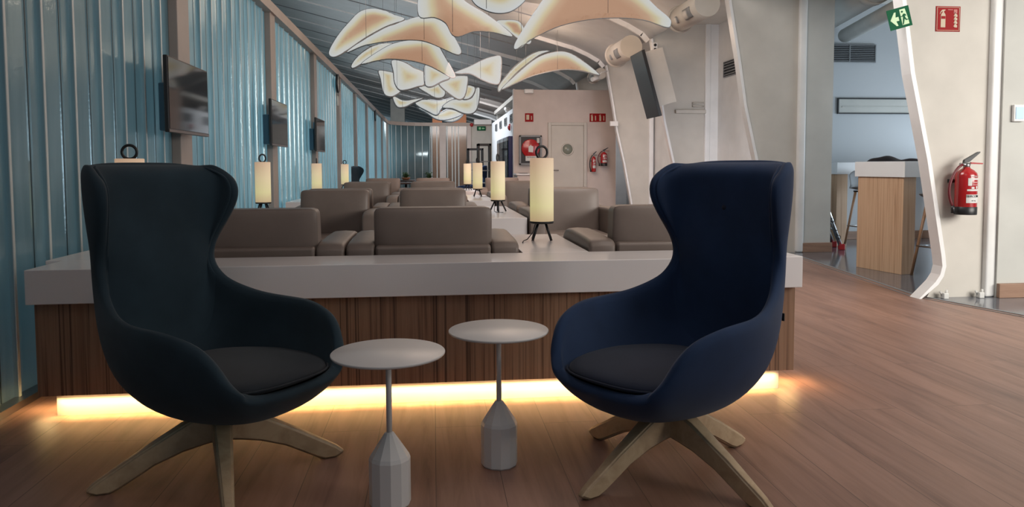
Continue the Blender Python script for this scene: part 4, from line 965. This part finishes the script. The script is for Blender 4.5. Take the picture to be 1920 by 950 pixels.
# ------------------------------------------------------------------ hanging leaf-shaped lamps
Z2 = lambda pts: [(400+x/2.968, y/2.968) for x, y in pts]
Z3 = lambda pts: [(900+x/3.166, y/3.166) for x, y in pts]
def smooth_loop(pts, n=8):
    out = []; N = len(pts)
    for i in range(N):
        for k in range(n): out.append(cr(pts[i-1], pts[i], pts[(i+1) % N], pts[(i+2) % N], k/n))
    return out
def leaf(label, pts, Y, slope=.0, sag=.10, wires=True, arch=False):
    pts = smooth_loop(pts, 5); N = len(pts); cx = sum(p[0] for p in pts)/N; cy = sum(p[1] for p in pts)/N
    wpx = max(p[0] for p in pts)-min(p[0] for p in pts)
    depth = .35*wpx/F*Y
    def D(px, py): # the membrane is a saddle: its tips lie farther/nearer than its belly
        u = (px-cx)/(wpx/2); v = (py-cy)/(wpx/2)
        return Y + depth*(slope*u) - depth*1.1*v + depth*.35*u*u
    W = [atY(px, py, D(px, py)) for px, py in pts]
    C0 = sum(W, Vector())/N
    root = thing('leaf_pendant_lamp', label, 'lamp', C0, group='leaf-shaped hanging fabric lamps')
    # filled membrane
    import mathutils
    bm = bmesh.new(); vs = [bm.verts.new(p-C0) for p in W]; f = bm.faces.new(vs)
    bmesh.ops.triangulate(bm, faces=[f], quad_method='BEAUTY', ngon_method='EAR_CLIP')
    for _ in range(4):
        es = [e for e in bm.edges if not e.is_boundary and e.calc_length() > .07]
        es += [e for e in bm.edges if e.is_boundary and e.calc_length() > .12]
        if not es: break
        bmesh.ops.subdivide_edges(bm, edges=es, cuts=1)
        bmesh.ops.triangulate(bm, faces=[f for f in bm.faces if len(f.verts) > 3])
        bmesh.ops.beautify_fill(bm, faces=bm.faces, edges=[e for e in bm.edges if not e.is_boundary])
    lay = bm.verts.layers.float.new('rim')
    # distance to the frame
    ar = sum(pts[i][0]*pts[(i+1) % N][1]-pts[(i+1) % N][0]*pts[i][1] for i in range(N)); sg = 1 if ar > 0 else -1
    # on the arched lamps the painted rim glow only follows the upper edge and the tips
    seg = [(W[i]-C0, W[(i+1) % N]-C0) for i in range(N) if not arch or sg*(pts[(i+1) % N][0]-pts[i][0]) > -.35*math.hypot(pts[(i+1) % N][0]-pts[i][0], pts[(i+1) % N][1]-pts[i][1])]
    dist = {}
    for v in bm.verts:
        if v.is_boundary and not arch: dist[v] = 0; continue
        best = 9
        for a, b_ in seg:
            q_, t_ = mathutils.geometry.intersect_point_line(v.co, a, b_); t_ = min(1, max(0, t_)); best = min(best, (a.lerp(b_, t_)-v.co).length)
        dist[v] = best
    mx = max(dist.values()) or 1
    RIMW = min(.34, mx*1.0) if Y < 13.2 or arch else min(.5, mx*1.7)
    for v in bm.verts:
        if not v.is_boundary: v.co.z += sag*min(1, dist[v]/.35)**.7*.5
    for v in bm.verts: v[lay] = max(0, 1-dist[v]/RIMW)**1.0
    for f in bm.faces: f.smooth = True
    q = MB(); q.bm.free(); q.bm = bm
    o = obj('fabric_membrane', q, M_leaf, root, recalc=True); mods(o, solid=.02)
    t = MB(); t.tube([p-C0 for p in W], .010*Y/10, 6, closed=True); obj('rim_frame', t, M_grey, root)
    if wires:
        t = MB()
        for i in (N//4, (3*N)//4):
            p = W[i]; zc = 4.41-.25*p.x
            t.tube([p-C0, Vector((p.x, p.y, zc))-C0], .003, 5)
        obj('suspension_wire', t, M_steel, root)
    return root
LEAVES = [
 ('large pale leaf lamp at the upper left, behind its twin', Z2([(645, 290), (690, 205), (760, 120), (815, 68), (880, 50), (950, 60), (1010, 85), (1062, 110), (960, 150), (850, 210), (740, 285), (670, 318)]), 11.6),
 ('wide arched leaf lamp at the upper left with an orange middle', Z2([(745, 292), (860, 212), (1000, 145), (1110, 103), (1190, 92), (1262, 105), (1310, 160), (1372, 270), (1370, 302), (1335, 297), (1210, 240), (1120, 222), (990, 228), (850, 250)]), 9.8),
 ('slim leaf lamp edge left of the second arched lamp', Z2([(768, 370), (800, 320), (870, 265), (940, 243), (1010, 245), (960, 265), (880, 320), (790, 377)]), 14.2),
 ('arched leaf lamp just below the upper left pair', Z2([(825, 357), (900, 300), (1000, 245), (1100, 225), (1190, 222), (1245, 247), (1290, 320), (1342, 415), (1330, 432), (1290, 412), (1200, 365), (1100, 338), (980, 328), (900, 340)]), 12.2),
 ('very large leaf lamp cut by the top edge, centre', Z2([(1145, 88), (1160, -60), (1300, -90), (1400, 10), (1530, 90), (1662, 200), (1560, 180), (1450, 175), (1345, 203), (1295, 130), (1230, 97)]), 8.8),
 ('rounded white leaf lamp peeking in at the top centre', [(878, -30), (888, 4), (912, 20), (940, 25), (966, 17), (988, -8), (975, -45), (920, -50)], 6.6),
 ('small leaf lamp tip left of the big right lamp', Z3([(100, 130), (150, 122), (215, 125), (245, 145), (270, 190), (300, 240), (290, 262), (265, 255), (210, 220), (150, 170)]), 10.5),
 ('biggest arched leaf lamp at the top right of the cluster', Z3([(205, 282), (225, 232), (300, 110), (390, -20), (440, -90), (620, -120), (800, -110), (960, -30), (1050, 50), (1122, 112), (1130, 145), (1105, 162), (980, 120), (830, 105), (650, 115), (480, 152), (330, 218), (225, 288)]), 8.4),
 ('slim back leaf lamp above the pink wall', Z3([(108, 540), (118, 500), (200, 400), (290, 330), (350, 305), (418, 303), (350, 330), (220, 430), (130, 532)]), 15.0),
 ('crescent leaf lamp above the pink wall', Z3([(128, 532), (210, 450), (330, 352), (420, 315), (500, 308), (570, 335), (640, 385), (706, 440), (690, 444), (600, 420), (500, 413), (400, 428), (300, 455), (200, 500)]), 14.4),
 ('bow-shaped leaf lamp right of the far cluster', Z2([(1343, 405), (1420, 375), (1500, 335), (1555, 317), (1598, 317), (1600, 390), (1590, 462), (1555, 467), (1500, 447), (1430, 412), (1370, 412)]), 13.5),
 ('triangular leaf lamp at the upper left of the far cluster', Z2([(995, 338), (1060, 345), (1120, 380), (1178, 412), (1172, 470), (1140, 482), (1080, 500), (1035, 500), (1010, 460), (1003, 400)]), 14.6),
 ('leaf lamp at the far left of the far cluster', Z2([(920, 395), (965, 397), (1010, 415), (1015, 480), (1040, 508), (1000, 537), (962, 533), (943, 505), (930, 440)]), 15.3),
 ('white rounded leaf lamp at the centre top of the far cluster', Z2([(1180, 365), (1240, 377), (1315, 430), (1270, 455), (1215, 483), (1182, 475), (1174, 420)]), 13.8),
 ('square leaf lamp right of centre in the far cluster', Z2([(1330, 427), (1400, 424), (1416, 438), (1405, 515), (1385, 550), (1345, 545), (1258, 473), (1290, 447)]), 15.2),
 ('leaf lamp tucked behind the square one in the far cluster', Z2([(1402, 478), (1440, 480), (1457, 495), (1445, 530), (1420, 551), (1385, 550), (1395, 515)]), 16.0),
 ('broad leaf lamp at the right edge of the far cluster', Z2([(1455, 498), (1482, 495), (1472, 590), (1445, 630), (1395, 632), (1330, 605), (1275, 597), (1330, 555), (1430, 550)]), 17.0),
 ('leaf lamp in the middle of the far cluster', Z2([(1138, 482), (1200, 480), (1262, 470), (1290, 510), (1280, 540), (1240, 545), (1190, 520)]), 15.8),
 ('pointed leaf lamp low at the left of the far cluster', Z2([(1000, 535), (1060, 560), (1120, 552), (1172, 545), (1110, 575), (1062, 597), (1020, 592)]), 17.0),
 ('folded leaf lamp low in the far cluster', Z2([(1125, 577), (1180, 553), (1260, 562), (1335, 545), (1310, 588), (1272, 600), (1245, 640), (1195, 622)]), 18.5),
 ('wide low leaf lamp near the bottom of the far cluster', Z2([(1130, 598), (1190, 612), (1250, 632), (1310, 608), (1385, 630), (1340, 655), (1280, 668), (1235, 660), (1185, 628)]), 21.0),
 ('lowest leaf lamp tip under the far cluster', Z2([(1280, 667), (1330, 628), (1388, 634), (1362, 665), (1320, 678)]), 23.0),
]
for i, (lab, pts, Y) in enumerate(LEAVES): leaf(lab, pts, Y, slope=.3*(-1)**i, arch=i in (1, 3, 4, 7, 9))
